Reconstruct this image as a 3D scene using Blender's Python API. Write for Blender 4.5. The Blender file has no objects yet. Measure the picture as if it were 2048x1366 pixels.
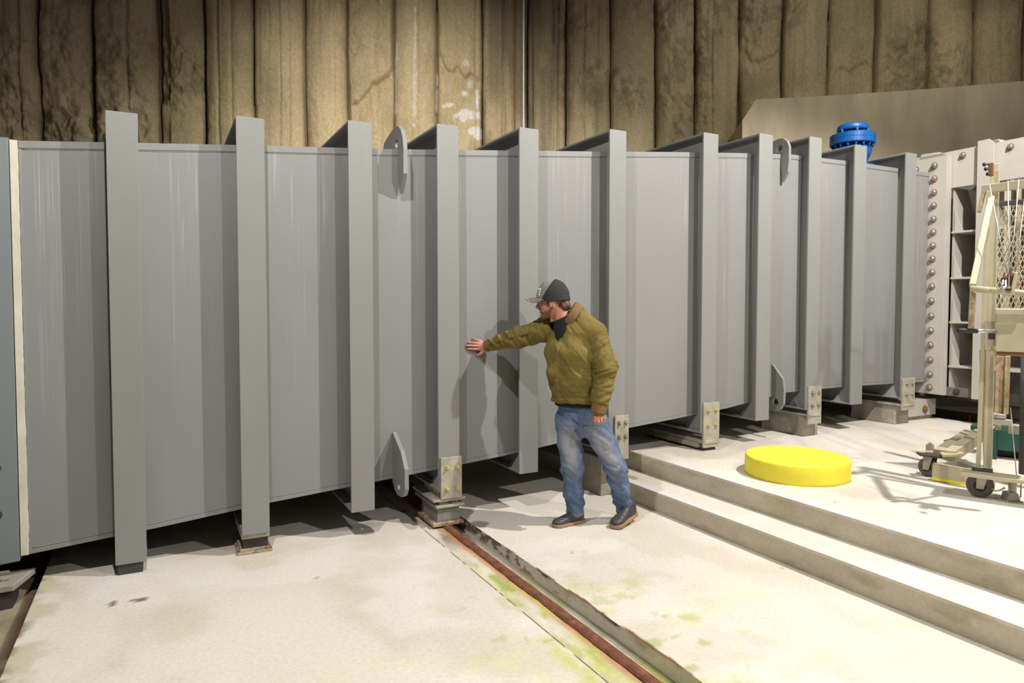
import bpy, bmesh, math, random
import numpy as np
from mathutils import Vector, Matrix

# ------------------------------------------------------------------ camera
CAMH = 1.61
PITCH = math.radians(2.2)
FPX, SHIFT_PX = 1365.0, 15.6
sc = bpy.context.scene
cd = bpy.data.cameras.new('camera'); cam = bpy.data.objects.new('camera', cd)
sc.collection.objects.link(cam); sc.camera = cam
cd.sensor_width = 36; cd.lens = 36 * FPX / 2048; cd.shift_y = -SHIFT_PX / 2048
cd.clip_start = 0.05; cd.clip_end = 200
cam.location = (0, 0, CAMH); cam.rotation_euler = (math.pi / 2 - PITCH, 0, 0)

# duct frame: x along the duct, y behind its rib faces, z up
ANG = math.radians(27.5)
D0 = Vector((0, 5.262, 0))
EV = Vector((math.cos(ANG), math.sin(ANG), 0)); NV = Vector((math.sin(ANG), -math.cos(ANG), 0))
def W(s, d, z): return D0 + EV * s - NV * d + Vector((0, 0, z))
def local(p):
    q = Vector(p) - D0; return (q.dot(EV), -q.dot(NV), p[2])

# ------------------------------------------------------------------ world, lights, exposure
sc.view_settings.view_transform = 'Standard'; sc.view_settings.look = 'None'
sc.view_settings.gamma = 1; sc.view_settings.use_curve_mapping = False
sc.view_settings.exposure = 0.2
wd = bpy.data.worlds.new('world'); sc.world = wd; wd.use_nodes = True
wd.node_tree.nodes['Background'].inputs[0].default_value = (1.0, 0.96, 0.92, 1)
wd.node_tree.nodes['Background'].inputs[1].default_value = 0.03
sc.cycles.max_bounces = 6; sc.cycles.diffuse_bounces = 3

def lamp(name, loc, target, watts, angle=150, radius=0.12, col=(1, .95, .88), blend=.6):
    l = bpy.data.lights.new(name, 'SPOT'); l.energy = watts; l.color = col
    l.spot_size = math.radians(angle); l.spot_blend = blend; l.shadow_soft_size = radius
    o = bpy.data.objects.new(name, l); sc.collection.objects.link(o)
    o.location = loc
    o.rotation_euler = (Vector(target) - Vector(loc)).to_track_quat('-Z', 'Y').to_euler()
    return o
lamp('hall_lamp', W(2.95, -3.2, 5.9), W(1.6, -1.2, .4), 1400, 130, radius=.05, blend=.3)
lamp('hall_lamp', W(1.1, -5.4, 4.6), W(.4, 0, .8), 420, 100, radius=.05, blend=.5)
lamp('hall_lamp', W(-2.4, -2.2, 5.4), W(-1.2, -1.2, 0), 510, 128, radius=.06, blend=.5)
lamp('hall_lamp', W(8.6, -4.5, 4.6), W(4.5, -1, .5), 90, 110, radius=.35, blend=.5)
lamp('added_wall_spot', (-1.5, 6.4, 6.2), (-1.9, 11.0, 2.7), 640, 96, radius=.15, col=(1, .92, .78), blend=1.0)  # added unseen spot, brightens the middle of the pile wall
lamp('added_wall_spot', (3.9, 5.6, 6.8), (4.6, 10.4, 2.8), 320, 112, radius=.15, col=(1, .92, .80), blend=1.0)  # added unseen spot, lifts the dim right part of the pile wall

# ------------------------------------------------------------------ numpy noise
def _h(ix, iy, iz, seed):
    n = (ix * 374761393 + iy * 668265263 + iz * 2147483647 + seed * 1274126177) & 0xffffffff
    n = ((n ^ (n >> 13)) * 1274126177) & 0xffffffff
    return ((n ^ (n >> 16)) & 0xffff) / 65535.0
def vnoise(x, y, z, seed=0):
    x, y, z = np.broadcast_arrays(np.asarray(x, float), np.asarray(y, float), np.asarray(z, float))
    ix, iy, iz = (np.floor(a).astype(np.int64) for a in (x, y, z))
    fx, fy, fz = x - ix, y - iy, z - iz
    fx, fy, fz = (f * f * (3 - 2 * f) for f in (fx, fy, fz))
    r = 0
    for a in (0, 1):
        for b in (0, 1):
            for c in (0, 1):
                r = r + _h(ix + a, iy + b, iz + c, seed) * (fx if a else 1 - fx) * (fy if b else 1 - fy) * (fz if c else 1 - fz)
    return r
def fbm(x, y, z=0, o=4, seed=0):
    r, amp, tot = 0, 1.0, 0.0
    for k in range(o):
        r = r + amp * vnoise(np.asarray(x) * 2 ** k, np.asarray(y) * 2 ** k, np.asarray(z) * 2 ** k, seed + k * 7); tot += amp; amp *= .5
    return r / tot
def sstep(a, b, x):
    t = np.clip((x - a) / (b - a), 0, 1); return t * t * (3 - 2 * t)

# ------------------------------------------------------------------ materials
class NT:
    def __init__(s, name):
        s.m = bpy.data.materials.new(name); s.m.use_nodes = True; s.t = s.m.node_tree
        s.b = s.t.nodes['Principled BSDF']
    def n(s, kind, **kw):
        nd = s.t.nodes.new(kind)
        for k, v in kw.items():
            if k.startswith('i_'): nd.inputs[int(k[2:])].default_value = v
            else: setattr(nd, k, v)
        return nd
    def l(s, a, b): s.t.links.new(a, b)
    def coords(s, scale, gen='Object'):
        tc = s.n('ShaderNodeTexCoord'); mp = s.n('ShaderNodeMapping'); mp.inputs['Scale'].default_value = scale
        s.l(tc.outputs[gen], mp.inputs[0]); return mp.outputs[0]
    def noise(s, scale, vec=None, detail=4, rough=.6):
        nd = s.n('ShaderNodeTexNoise'); nd.inputs['Scale'].default_value = scale; nd.inputs['Detail'].default_value = detail
        nd.inputs['Roughness'].default_value = rough
        if vec is not None: s.l(vec, nd.inputs['Vector'])
        return nd.outputs['Fac']
    def ramp(s, fac, stops):
        r = s.n('ShaderNodeValToRGB'); e = r.color_ramp.elements
        while len(e) < len(stops): e.new(.5)
        for k, (p, c) in enumerate(stops): e[k].position = p; e[k].color = (c, c, c, 1) if isinstance(c, (int, float)) else (*c, 1)
        s.l(fac, r.inputs[0]); return r.outputs[0]
    def mix(s, fac, a, b, mode='MIX'):
        m = s.n('ShaderNodeMix', data_type='RGBA', blend_type=mode)
        for sock, v in ((m.inputs[0], fac), (m.inputs[6], a), (m.inputs[7], b)):
            if isinstance(v, (int, float)): sock.default_value = v
            elif isinstance(v, tuple): sock.default_value = (*v, 1)
            else: s.l(v, sock)
        return m.outputs[2]
    def bump(s, h, strength=.3, dist=.01):
        b = s.n('ShaderNodeBump'); b.inputs['Strength'].default_value = strength; b.inputs['Distance'].default_value = dist
        s.l(h, b.inputs['Height']); s.l(b.outputs[0], s.b.inputs['Normal'])

def mat(name, col, rough=.6, metal=0, var=.12, scale=6, bump=.0, bscale=40, bdist=.004, alt=None, altr=(.55, .7), stretch=(1, 1, 1), spec=None):
    """plain painted / concrete / cloth surface: colour varied by noise, an optional second colour (rust, dirt) in patches, bump"""
    t = NT(name); v = t.coords(stretch)
    n = t.noise(scale, v)
    lo = tuple(c * (1 - var) for c in col); hi = tuple(min(1, c * (1 + var)) for c in col)
    c = t.ramp(n, [(.3, lo), (.7, hi)])
    if alt is not None:
        n2 = t.noise(scale * 1.7, v, 6, .7)
        c = t.mix(t.ramp(n2, [(altr[0], 0.0), (altr[1], 1.0)]), c, alt)
    t.l(c, t.b.inputs['Base Color'])
    t.b.inputs['Roughness'].default_value = rough; t.b.inputs['Metallic'].default_value = metal
    if spec is not None: t.b.inputs['Specular IOR Level'].default_value = spec
    if bump: t.bump(t.noise(bscale, v, 5), bump, bdist)
    return t.m

def cloth(name, col):
    t = NT(name); v = t.coords((1, 1, 1)); n = t.noise(9, v)
    t.l(t.ramp(n, [(.3, tuple(c * .86 for c in col)), (.7, tuple(c * 1.12 for c in col))]), t.b.inputs['Base Color'])
    t.b.inputs['Roughness'].default_value = .8; t.b.inputs['Specular IOR Level'].default_value = .25
    wv = t.n('ShaderNodeTexNoise'); wv.inputs['Scale'].default_value = 15; wv.inputs['Detail'].default_value = 2; wv.inputs['Distortion'].default_value = .6; t.l(v, wv.inputs['Vector'])
    b1 = t.n('ShaderNodeBump'); b1.inputs['Strength'].default_value = .45; b1.inputs['Distance'].default_value = .02; t.l(wv.outputs['Fac'], b1.inputs['Height'])
    b2 = t.n('ShaderNodeBump'); b2.inputs['Strength'].default_value = .25; b2.inputs['Distance'].default_value = .002; t.l(t.noise(170, v, 3), b2.inputs['Height'])
    t.l(b1.outputs[0], b2.inputs['Normal']); t.l(b2.outputs[0], t.b.inputs['Normal']); return t.m

def mat_attr(name, rough=.8, nscale=30, var=.12, bump=.3, bscale=60, bdist=.004, stretch=(1, 1, 1), spec=.3):
    """base colour from the stains, wear and any painted shade stored on the surface, fine grain on top"""
    t = NT(name); a = t.n('ShaderNodeAttribute', attribute_name='Col')
    v = t.coords(stretch); n = t.noise(nscale, v, 6, .7)
    g = t.ramp(n, [(.3, 1 - var), (.7, 1 + var)])
    t.l(t.mix(1.0, a.outputs['Color'], g, 'MULTIPLY'), t.b.inputs['Base Color'])
    t.b.inputs['Roughness'].default_value = rough; t.b.inputs['Specular IOR Level'].default_value = spec
    t.bump(t.noise(bscale, v, 6, .7), bump, bdist)
    return t.m

def duct_paint(name, col, drip=(.55, .55, .54), amount=1.0):
    t = NT(name)
    base = t.ramp(t.noise(1.3, t.coords((1, 1, .35)), 4), [(.3, tuple(c * .93 for c in col)), (.7, tuple(c * 1.05 for c in col))])
    sep = t.n('ShaderNodeSeparateXYZ'); t.l(t.coords((1, 1, 1)), sep.inputs[0])
    # lime runs: thin vertical lines, fewer and fainter towards the bottom, in groups along the wall
    thin = t.ramp(t.noise(95, t.coords((1, .02, .006)), 3), [(.56, 0.0), (.64, 1.0)])
    grp = t.ramp(t.noise(1.6, t.coords((1, .02, .02)), 2), [(.45, 0.0), (.60, 1.0)])
    down = t.n('ShaderNodeMapRange'); down.inputs[1].default_value = .8; down.inputs[2].default_value = 2.9
    t.l(sep.outputs[2], down.inputs[0])
    brk = t.ramp(t.noise(2.5, t.coords((4, .02, .5)), 3), [(.4, 0.0), (.7, 1.0)])
    m = t.n('ShaderNodeMath', operation='MULTIPLY'); t.l(thin, m.inputs[0]); t.l(grp, m.inputs[1])
    m2 = t.n('ShaderNodeMath', operation='MULTIPLY'); t.l(m.outputs[0], m2.inputs[0]); t.l(down.outputs[0], m2.inputs[1])
    m3 = t.n('ShaderNodeMath', operation='MULTIPLY'); t.l(m2.outputs[0], m3.inputs[0]); t.l(brk, m3.inputs[1])
    m4 = t.n('ShaderNodeMath', operation='MULTIPLY'); t.l(m3.outputs[0], m4.inputs[0]); m4.inputs[1].default_value = amount
    t.l(t.mix(m4.outputs[0], base, drip), t.b.inputs['Base Color'])
    t.b.inputs['Roughness'].default_value = .5; t.b.inputs['Specular IOR Level'].default_value = .35
    t.bump(t.noise(90, t.coords((1, 1, 1)), 3), .12, .002)
    return t.m

GREY = (.258, .262, .266)
M = dict(
    duct=duct_paint('grey_duct_paint', GREY),
    rib=duct_paint('grey_rib_paint', (.262, .267, .265), amount=.25),
    blue_grey=duct_paint('blue_grey_paint', (.22, .25, .265), amount=.1),
    caulk=mat('cream_caulk', (.62, .60, .50), .7, bump=.4, bscale=25),
    weld=mat('weld_bead', (.30, .295, .28), .5, bump=.6, bscale=120),
    concrete=mat_attr('cast_concrete', .85, 45, .10, .25, 70, .004),
    pile=mat_attr('pile_concrete', .95, 35, .22, .9, 45, .012, stretch=(1, 1, .6)),
    bench=mat('smooth_concrete', (.45, .39, .28), .9, var=.2, scale=2.2, bump=.2, bscale=30, stretch=(1.5, 1.5, .4)),
    block=mat('pedestal_concrete', (.36, .33, .27), .9, var=.2, scale=9, bump=.4, alt=(.2, .17, .12), altr=(.6, .8)),
    rust=mat('rusty_rail', (.17, .062, .032), .85, var=.45, scale=18, bump=.8, bscale=90, alt=(.42, .21, .11), altr=(.6, .75)),
    bracket=mat('weathered_plate', (.46, .43, .36), .55, .25, var=.2, scale=12, bump=.2, alt=(.27, .18, .10), altr=(.6, .78)),
    rustplate=mat('rusty_shim', (.42, .36, .27), .7, .1, var=.25, scale=14, bump=.5, alt=(.27, .10, .045), altr=(.48, .62)),
    brass=mat('yellow_zinc_bolt', (.60, .52, .22), .35, .5, var=.2, scale=60),
    steelbolt=mat('aged_bolt', (.36, .31, .25), .4, .5, var=.3, scale=60),
    cream=mat('cream_steel', (.49, .47, .425), .5, var=.05, scale=3, bump=.1, alt=(.42, .38, .30), altr=(.62, .85)),
    cream_shade=mat('shaded_cream_steel', (.15, .135, .12), .8, var=.15, scale=5),  # darkened cream: the shade inside the gate compartments put into the colour
    yellow=mat('yellow_paint', (.84, .74, .05), .6, var=.05, scale=7, bump=.35, bscale=35, alt=(.62, .50, .08), altr=(.68, .74)),
    blue=mat('blue_enamel', (.004, .085, .31), .42, var=.12, scale=12, bump=.1, bscale=60),
    liftcream=mat('lift_cream_paint', (.50, .45, .31), .5, var=.08, scale=6, bump=.15, alt=(.50, .24, .08), altr=(.66, .78)),
    liftrust=mat('lift_stained_paint', (.42, .34, .215), .6, var=.2, scale=9, bump=.3, alt=(.34, .13, .04), altr=(.5, .68)),
    black=mat('black_rubber', (.022, .022, .024), .6, var=.2, scale=20, bump=.2),
    greyrub=mat('grey_rubber', (.12, .11, .11), .6, var=.2, scale=20, bump=.2),
    chrome=mat('bright_zinc', (.70, .70, .68), .3, .8, var=.1, scale=30),
    green=mat('green_enamel', (.010, .060, .048), .45, var=.25, scale=8, bump=.1),
    darkpipe=mat('dark_iron', (.05, .045, .045), .6, var=.3, scale=9),
    pulley=mat('red_sheave', (.09, .022, .016), .5, var=.3, scale=20),
    cable=mat('steel_wire', (.55, .54, .52), .4, .5, var=.15, scale=80),
    whitecable=mat('white_cable', (.85, .85, .85), .5),
    rustpipe=mat('rusty_wire', (.24, .10, .05), .8),
    skin=mat('skin', (.56, .25, .175), .5, var=.08, scale=18, bump=.15, bscale=160, bdist=.001),
    hair=mat('brown_hair', (.11, .055, .028), .6, var=.5, scale=30, bump=.9, bscale=70, bdist=.004, stretch=(1, 1, .3)),
    capgrey=mat('grey_cap_cloth', (.23, .215, .215), .85, bump=.3, bscale=300, bdist=.0008),
    capblack=mat('black_mesh_cloth', (.028, .027, .028), .9, bump=.8, bscale=420, bdist=.001),
    white=mat('white_patch', (.85, .85, .85), .7, var=.03),
    ink=mat('dark_stitching', (.12, .11, .11), .8),
    shirt=mat('black_shirt', (.012, .012, .015), .9, bump=.4, bscale=60),
    ribknit=mat('brown_rib_knit', (.20, .115, .04), .9, var=.15, scale=60, bump=.6, bscale=130, bdist=.002, stretch=(1, 1, .2)),
    plaid=mat('dark_plaid_lining', (.10, .065, .07), .9, var=.5, scale=40),
    boot=mat('charcoal_boot', (.045, .045, .05), .5, var=.2, scale=30, bump=.3, bscale=100, bdist=.001),
    bootheel=mat('brown_leather', (.20, .085, .05), .5, var=.2, scale=25, bump=.2),
    sole=mat('gum_sole', (.36, .22, .11), .6, var=.15, scale=25, bump=.2),
    beard=mat('brown_beard', (.24, .105, .055), .7, var=.45, scale=60, bump=.9, bscale=160, bdist=.003),
    olive=cloth('olive_cloth', (.192, .148, .041)),
    denim=mat_attr('denim', .85, 160, .18, .35, 300, .001),
    gold=mat('gold', (.9, .6, .15), .25, 1, var=.02),
)

# ------------------------------------------------------------------ object helpers
COL = sc.collection
def tag(o, label=None, cat=None, group=None, kind=None):
    if label: o['label'] = label
    if cat: o['category'] = cat
    if group: o['group'] = group
    if kind: o['kind'] = kind
    return o
def thing(name, label, cat, loc=(0, 0, 0), rz=0, group=None):
    o = bpy.data.objects.new(name, None); COL.objects.link(o); o.empty_display_size = .1
    o.location = loc; o.rotation_euler = (0, 0, rz); return tag(o, label, cat, group)
def link(name, me, m, parent=None, smooth=False, bev=0):
    o = bpy.data.objects.new(name, me); COL.objects.link(o)
    for mm in (m if isinstance(m, (list, tuple)) else [m]): me.materials.append(mm)
    if parent is not None: o.parent = parent
    if smooth: me.polygons.foreach_set('use_smooth', [True] * len(me.polygons))
    if bev:
        b = o.modifiers.new('edge', 'BEVEL'); b.width = bev; b.segments = 2; b.limit_method = 'ANGLE'; b.angle_limit = math.radians(40)
    return o
class MB:
    """collects the shapes of ONE part"""
    def __init__(s): s.bm = bmesh.new()
    def box(s, x0, x1, y0, y1, z0, z1):
        vs = [s.bm.verts.new((x, y, z)) for x in (x0, x1) for y in (y0, y1) for z in (z0, z1)]
        for f in ((0, 1, 3, 2), (4, 6, 7, 5), (0, 4, 5, 1), (2, 3, 7, 6), (0, 2, 6, 4), (1, 5, 7, 3)):
            s.bm.faces.new([vs[i] for i in f])
        return s
    def prism(s, pts, h):
        """closed polygon (3-D points) pushed by vector h"""
        h = Vector(h); a = [s.bm.verts.new(p) for p in pts]; b = [s.bm.verts.new(Vector(p) + h) for p in pts]
        n = len(pts); s.bm.faces.new(a[::-1]); s.bm.faces.new(b)
        for i in range(n): s.bm.faces.new((a[i], a[(i + 1) % n], b[(i + 1) % n], b[i]))
        return s
    def bar(s, p, q, w, h, up=(0, 0, 1)):
        p, q = Vector(p), Vector(q); d = (q - p).normalized(); r = d.cross(Vector(up))
        if r.length < 1e-4: r = d.cross(Vector((0, 1, 0)))
        r.normalize(); u = r.cross(d)
        return s.prism([p + r * w / 2 * a + u * h / 2 * b for a, b in ((-1, -1), (1, -1), (1, 1), (-1, 1))], q - p)
    def tube(s, pts, r, n=12, r2=None, cap=True):
        pts = [Vector(p) for p in pts]; rings = []; m = len(pts)
        ref = None
        for i, p in enumerate(pts):
            d = (pts[min(i + 1, m - 1)] - pts[max(i - 1, 0)]).normalized()
            if ref is None: ref = Vector((0, 0, 1)) if abs(d.z) < .9 else Vector((1, 0, 0))
            a = d.cross(ref).normalized(); b = a.cross(d); ref = b if abs(d.dot(b)) < .9 else ref
            rr = r if r2 is None else r + (r2 - r) * i / (m - 1)
            rings.append([s.bm.verts.new(p + a * rr * math.cos(t) + b * rr * math.sin(t)) for t in (2 * math.pi * k / n for k in range(n))])
        for u, v in zip(rings, rings[1:]):
            for k in range(n): s.bm.faces.new((u[k], u[(k + 1) % n], v[(k + 1) % n], v[k]))
        if cap: s.bm.faces.new(rings[0][::-1]); s.bm.faces.new(rings[-1])
        return s
    def lathe(s, prof, n=32, c=(0, 0, 0), mtx=None):
        """profile [(radius, z)] turned about z"""
        rings = []
        for r, z in prof:
            ring = []
            for k in range(n):
                t = 2 * math.pi * k / n; v = Vector((r * math.cos(t), r * math.sin(t), z))
                if mtx: v = mtx @ v
                ring.append(s.bm.verts.new(v + Vector(c)))
            rings.append(ring)
        for u, v in zip(rings, rings[1:]):
            for k in range(n): s.bm.faces.new((u[k], u[(k + 1) % n], v[(k + 1) % n], v[k]))
        s.bm.faces.new(rings[0][::-1]); s.bm.faces.new(rings[-1]); return s
    def build(s, name, m, parent=None, smooth=False, bev=0):
        bmesh.ops.recalc_face_normals(s.bm, faces=s.bm.faces)
        me = bpy.data.meshes.new(name); s.bm.to_mesh(me); s.bm.free()
        return link(name, me, m, parent, smooth, bev)

def grid_mesh(name, P, m, col=None, parent=None, smooth=True, flip=False):
    """P: (a, b, 3) array of points -> one surface, with a colour stored per point"""
    a, b, _ = P.shape; me = bpy.data.meshes.new(name)
    idx = np.arange(a * b).reshape(a, b)
    q = np.stack([idx[:-1, :-1], idx[1:, :-1], idx[1:, 1:], idx[:-1, 1:]], -1).reshape(-1, 4)
    if flip: q = q[:, ::-1]
    me.vertices.add(a * b); me.vertices.foreach_set('co', P.reshape(-1).astype(np.float32))
    me.loops.add(q.size); me.loops.foreach_set('vertex_index', q.reshape(-1).astype(np.int32))
    me.polygons.add(len(q)); me.polygons.foreach_set('loop_start', np.arange(0, q.size, 4, dtype=np.int32))
    me.update(calc_edges=True)
    if col is not None: set_col(me, col.reshape(-1, 3))
    return link(name, me, m, parent, smooth)
def set_col(me, c):
    at = me.color_attributes.new('Col', 'FLOAT_COLOR', 'POINT')
    rgba = np.ones((len(c), 4), np.float32); rgba[:, :3] = c; at.data.foreach_set('color', rgba.reshape(-1))
def join_objs(objs, name):
    """several surfaces of one thing become one mesh"""
    bm = bmesh.new()
    for o in objs:
        bm.from_mesh(o.data)
    me = bpy.data.meshes.new(name); bm.to_mesh(me); bm.free()
    base = objs[0]; mats = [x for x in base.data.materials]; base.data = me
    for x in mats: me.materials.append(x)
    for o in objs[1:]: bpy.data.objects.remove(o)
    me.polygons.foreach_set('use_smooth', [False] * len(me.polygons)); base.name = name
    return base
def hexbolt(mb, p, n, r, h, washer=True):
    """hexagon head on a washer at p, standing out along n"""
    q = Vector(n).to_track_quat('Z', 'Y').to_matrix()
    if washer: mb.lathe([(r * 1.45, 0), (r * 1.45, h * .18)], 20, p, q)
    mb.lathe([(r * 1.1, h * .18), (r * 1.1, h * .75), (r * .95, h * .85)], 6, p, q)
    mb.lathe([(r * .6, h * .8), (r * .6, h * 1.15), (r * .5, h * 1.2)], 12, p, q)

# ------------------------------------------------------------------ pixel ray -> point at a chosen distance
_cp, _sp = math.cos(PITCH), math.sin(PITCH)
def ray(px, py):
    a = (px - 1024) / FPX; b = -(py - 683 + SHIFT_PX) / FPX
    return Vector((a, _cp + b * _sp, -_sp + b * _cp))
def at(px, py, Y):
    r = ray(px, py); return Vector((0, 0, CAMH)) + r * (Y / r.y)
def on_s(px, py, s):
    """(d, z) where the ray meets the plane across the duct at s"""
    r = ray(px, py); o = Vector((0, 0, CAMH)); t = (W(s, 0, 0) - o).dot(EV) / r.dot(EV); l = local(o + r * t); return l[1], l[2]

# ================================================================== SETTING
TRL, TRR, TRZ = -.735, -.377, -.085
U = .305          # height of the upper floor above the lower one
FLOORC = np.array((.66, .625, .555))
def blot(s, d, s0, d0, rs, rd, seed=0, rough=.5):
    """1 inside an irregular blot, 0 outside"""
    q = np.sqrt(((s - s0) / rs) ** 2 + ((d - d0) / rd) ** 2) + (fbm(s * 9, d * 9, 0, 3, seed) - .5) * 2 * rough
    return 1 - sstep(.8, 1.05, q)
def lerp3(c, k, m): return c * (1 - m[..., None]) + np.array(k) * m[..., None]
def floor_colour(s, d):
    n = fbm(s * .9 + 3, d * .9, 0, 4, 3)
    c = FLOORC * (1 + (n[..., None] - .5) * .20)
    c = lerp3(c, (.56, .50, .40), sstep(.5, .72, fbm(s * 2.1, d * 1.3 + 9, 0, 5, 11)) * .55)
    c = lerp3(c, (.74, .72, .69), sstep(.55, .7, fbm(s * 1.6 + 20, d * 2.3, 0, 4, 5)) * .5)
    return c
def green(c, s, d):
    """algae along the trench, thicker towards the camera"""
    near = sstep(-.6, -2.2, d)
    dist = np.abs(s + .66)
    band = 1 - sstep(.05, .95, dist - .1 + .35 * (s < -.8))
    m = sstep(.50, .66, fbm(s * 5 + 2, d * 4, 0, 5, 21)) * band * near
    c = lerp3(c, (.50, .53, .14), m * (.45 + .4 * sstep(-1.4, -2.2, d)))
    m2 = sstep(.60, .70, fbm(s * 9, d * 8 + 4, 0, 4, 31)) * sstep(.0, .5, band) * near
    c = lerp3(c, (.30, .37, .06), m2 * .55)
    wide = sstep(.50, .68, fbm(s * 3.1 + 7, d * 3.1, 0, 5, 41)) * sstep(-1.4, -2.3, d) * (1 - sstep(.6, 2.6, dist))
    return lerp3(c, (.64, .65, .33), wide * np.where(s > TRR, .3, .75))
def lin(a, b, step): return np.linspace(a, b, max(2, int(abs(b - a) / step) + 1))
def world_grid(a, b, f):
    A, B = np.meshgrid(a, b, indexing='ij'); s, d, z = f(A, B)
    return s, d, z
def surf(name, a, b, f, colour, m=None, flip=False):
    A, B = np.meshgrid(a, b, indexing='ij'); s, d, z = f(A, B)
    s, d, z = np.broadcast_arrays(s, d, z)
    P = np.stack([s * EV.x - d * NV.x + D0.x, s * EV.y - d * NV.y + D0.y, z], -1)
    return grid_mesh(name, P, m or M['concrete'], colour(s, d, z), flip=flip, smooth=False)

DN, DF = -6.0, 7.5
dfine = np.concatenate([lin(DN, -3.2, .12)[:-1], lin(-3.2, .6, .025)[:-1], lin(.6, DF, .12)])
TRL, TRR, TRZ = -.735, -.377, -.085
def edge_noise(d, k): return (fbm(d * 14, 0, 0, 4, k) - .5) * .008
pieces = []
# lower slab, left of the trench
def col_low(s, d, z):
    c = green(floor_colour(s, d), s, d)
    c = lerp3(c, (.22, .16, .13), blot(s, d, -2.673, -.42, .024, .034, 3, .25) + blot(s, d, -2.534, -.435, .024, .034, 5, .25) + blot(s, d, -2.578, -.419, .012, .014, 7, .3))
    m = (1 - sstep(0, .035, s + 3.05)) * sstep(.45, .6, fbm(d * 14, s * 20, 0, 3, 8)); c = lerp3(c, (.20, .13, .09), m)
    m = (1 - sstep(.02, .28, s + 3.05)) * sstep(.40, .6, fbm(d * 6, s * 9, 0, 4, 9)); c = lerp3(c, (.40, .37, .20), m * .5)
    m = (1 - sstep(.004, .010 , TRL - s)); c = lerp3(c, (.16, .07, .04), m * sstep(.36, .44, fbm(d * 12, 0, 0, 3, 12)))
    c = lerp3(c, (.50, .47, .41), blot(s, d, -1.15, .25, .22, .07, 14, .3) * .8)
    for k in range(26):
        r = random.Random(k); c = lerp3(c, (.30, .25, .21), blot(s, d, r.uniform(-2.8, -.9), r.uniform(-2.2, 0), r.uniform(.003, .009), r.uniform(.003, .009), k, .2) * .8)
    return c
sA = np.concatenate([lin(-3.06, -.95, .03)[:-1], lin(-.95, TRL - .02, .02)[:-1], np.array([TRL - .02, TRL - .010, TRL - .005, TRL])])
pieces.append(surf('floor', sA, dfine, lambda s, d: (s, d, s * 0), col_low))
# trench: bed and both sides
def col_bed(s, d, z):
    c = np.ones(s.shape + (3,)) * np.array((.60, .56, .47)) * (1 + (fbm(s * 14, d * 4, 0, 4, 51)[..., None] - .5) * .5)
    c = lerp3(c, (.14, .12, .09), sstep(.44, .62, fbm(s * 8, d * 3, 0, 5, 52)) * sstep(-.7, -.1, d) * .85)
    rs = np.abs(s + .553)
    c = lerp3(c, (.45, .20, .06), (1 - sstep(.045, .09, rs)) * .85)
    near = sstep(-.4, -1.7, d)
    c = lerp3(c, (.50, .52, .10), sstep(.40, .62, fbm(s * 12, d * 3.2, 0, 5, 53)) * near * .75)
    c = lerp3(c, (.34, .40, .06), sstep(.56, .70, fbm(s * 14 + 4, d * 5, 0, 5, 54)) * near * .6)
    c = lerp3(c, (.30, .36, .06), blot(s, d, -.655, -1.12, .035, .14, 58, .9) * .8 + blot(s, d, -.67, -.80, .02, .05, 59, .8) * .5)
    c = lerp3(c, (.12, .13, .05), (1 - sstep(.002, .008, TRR - s)) * near)
    return c
pieces.append(surf('floor', np.concatenate([lin(TRL, -.59, .02)[:-1], lin(-.59, -.53, .01)[:-1], lin(-.53, TRR, .02)]), dfine, lambda s, d: (s, d, TRZ + (-.014 - TRZ) * sstep(-.545, -.575, s) + (fbm(s * 9, d * 9, 0, 3, 2) - .5) * .010), col_bed))
def col_side(s, d, z):
    h = (z - TRZ) / -TRZ
    c = np.ones(s.shape + (3,)) * np.array((.72, .69, .62)) * (1 + (fbm(z * 20, d * 7, 0, 4, 61)[..., None] - .5) * .4)
    c = lerp3(c, (.10, .08, .06), sstep(.50, .55, fbm(z * 26 + 3, d * 15, 0, 5, 62)) * sstep(-1.7, -.9, d) * sstep(.15, .6, h + .25) * .85)
    c = lerp3(c, (.17, .055, .035), sstep(.80, .93, h + (fbm(d * 12, 0, 0, 3, 63) - .5) * .3) * sstep(.40, .5, fbm(d * 5, 1, 0, 3, 64)))
    near = sstep(-.6, -1.6, d)
    return lerp3(c, (.34, .40, .07), sstep(.50, .66, fbm(z * 12, d * 2.4, 0, 4, 65)) * near * .8)
zt = lin(TRZ, 0, .012)
pieces.append(surf('floor', zt, dfine, lambda z, d: (TRR + .012 * (z - TRZ) * 8 * 0 + edge_noise(d, 4) * (z > -.004), d, z), col_side, flip=True))
pieces.append(surf('floor', zt, dfine, lambda z, d: (TRL + z * 0, d, z), col_side))
# lower slab, right of the trench up to the first riser
def col_mid(s, d, z):
    c = green(floor_colour(s, d), s, d)
    c = lerp3(c, (.17, .06, .04), (1 - sstep(.006, .016, s - TRR + (fbm(d * 14, 3, 0, 3, 71) - .5) * .02)) * sstep(.40, .5, fbm(d * 6, 2, 0, 3, 72)) * sstep(-.3, -1.0, d))
    c = lerp3(c, (.10, .08, .06), blot(s, d, -.33, -.10, .06, .10, 73, .9) * .7)
    c = lerp3(c, (.36, .33, .26), (1 - sstep(0, .05, 1.045 - s)) * .6)  # shadow at the foot of the first riser, painted into the slab
    c = lerp3(c, (.25, .22, .17), blot(s, d, .55, .02, .05, .03, 74, .3))
    c = lerp3(c, (.66, .68, .35), sstep(.64, .76, fbm(s * 4 + 3, d * 5, 0, 4, 76)) * sstep(-1.6, -2.8, d) * .2)
    for k in range(22):
        r = random.Random(k + 90); c = lerp3(c, (.32, .28, .24), blot(s, d, r.uniform(-.2, 1), r.uniform(-2.8, -.5), r.uniform(.003, .007), r.uniform(.003, .007), k, .2) * .8)
    return c
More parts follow.
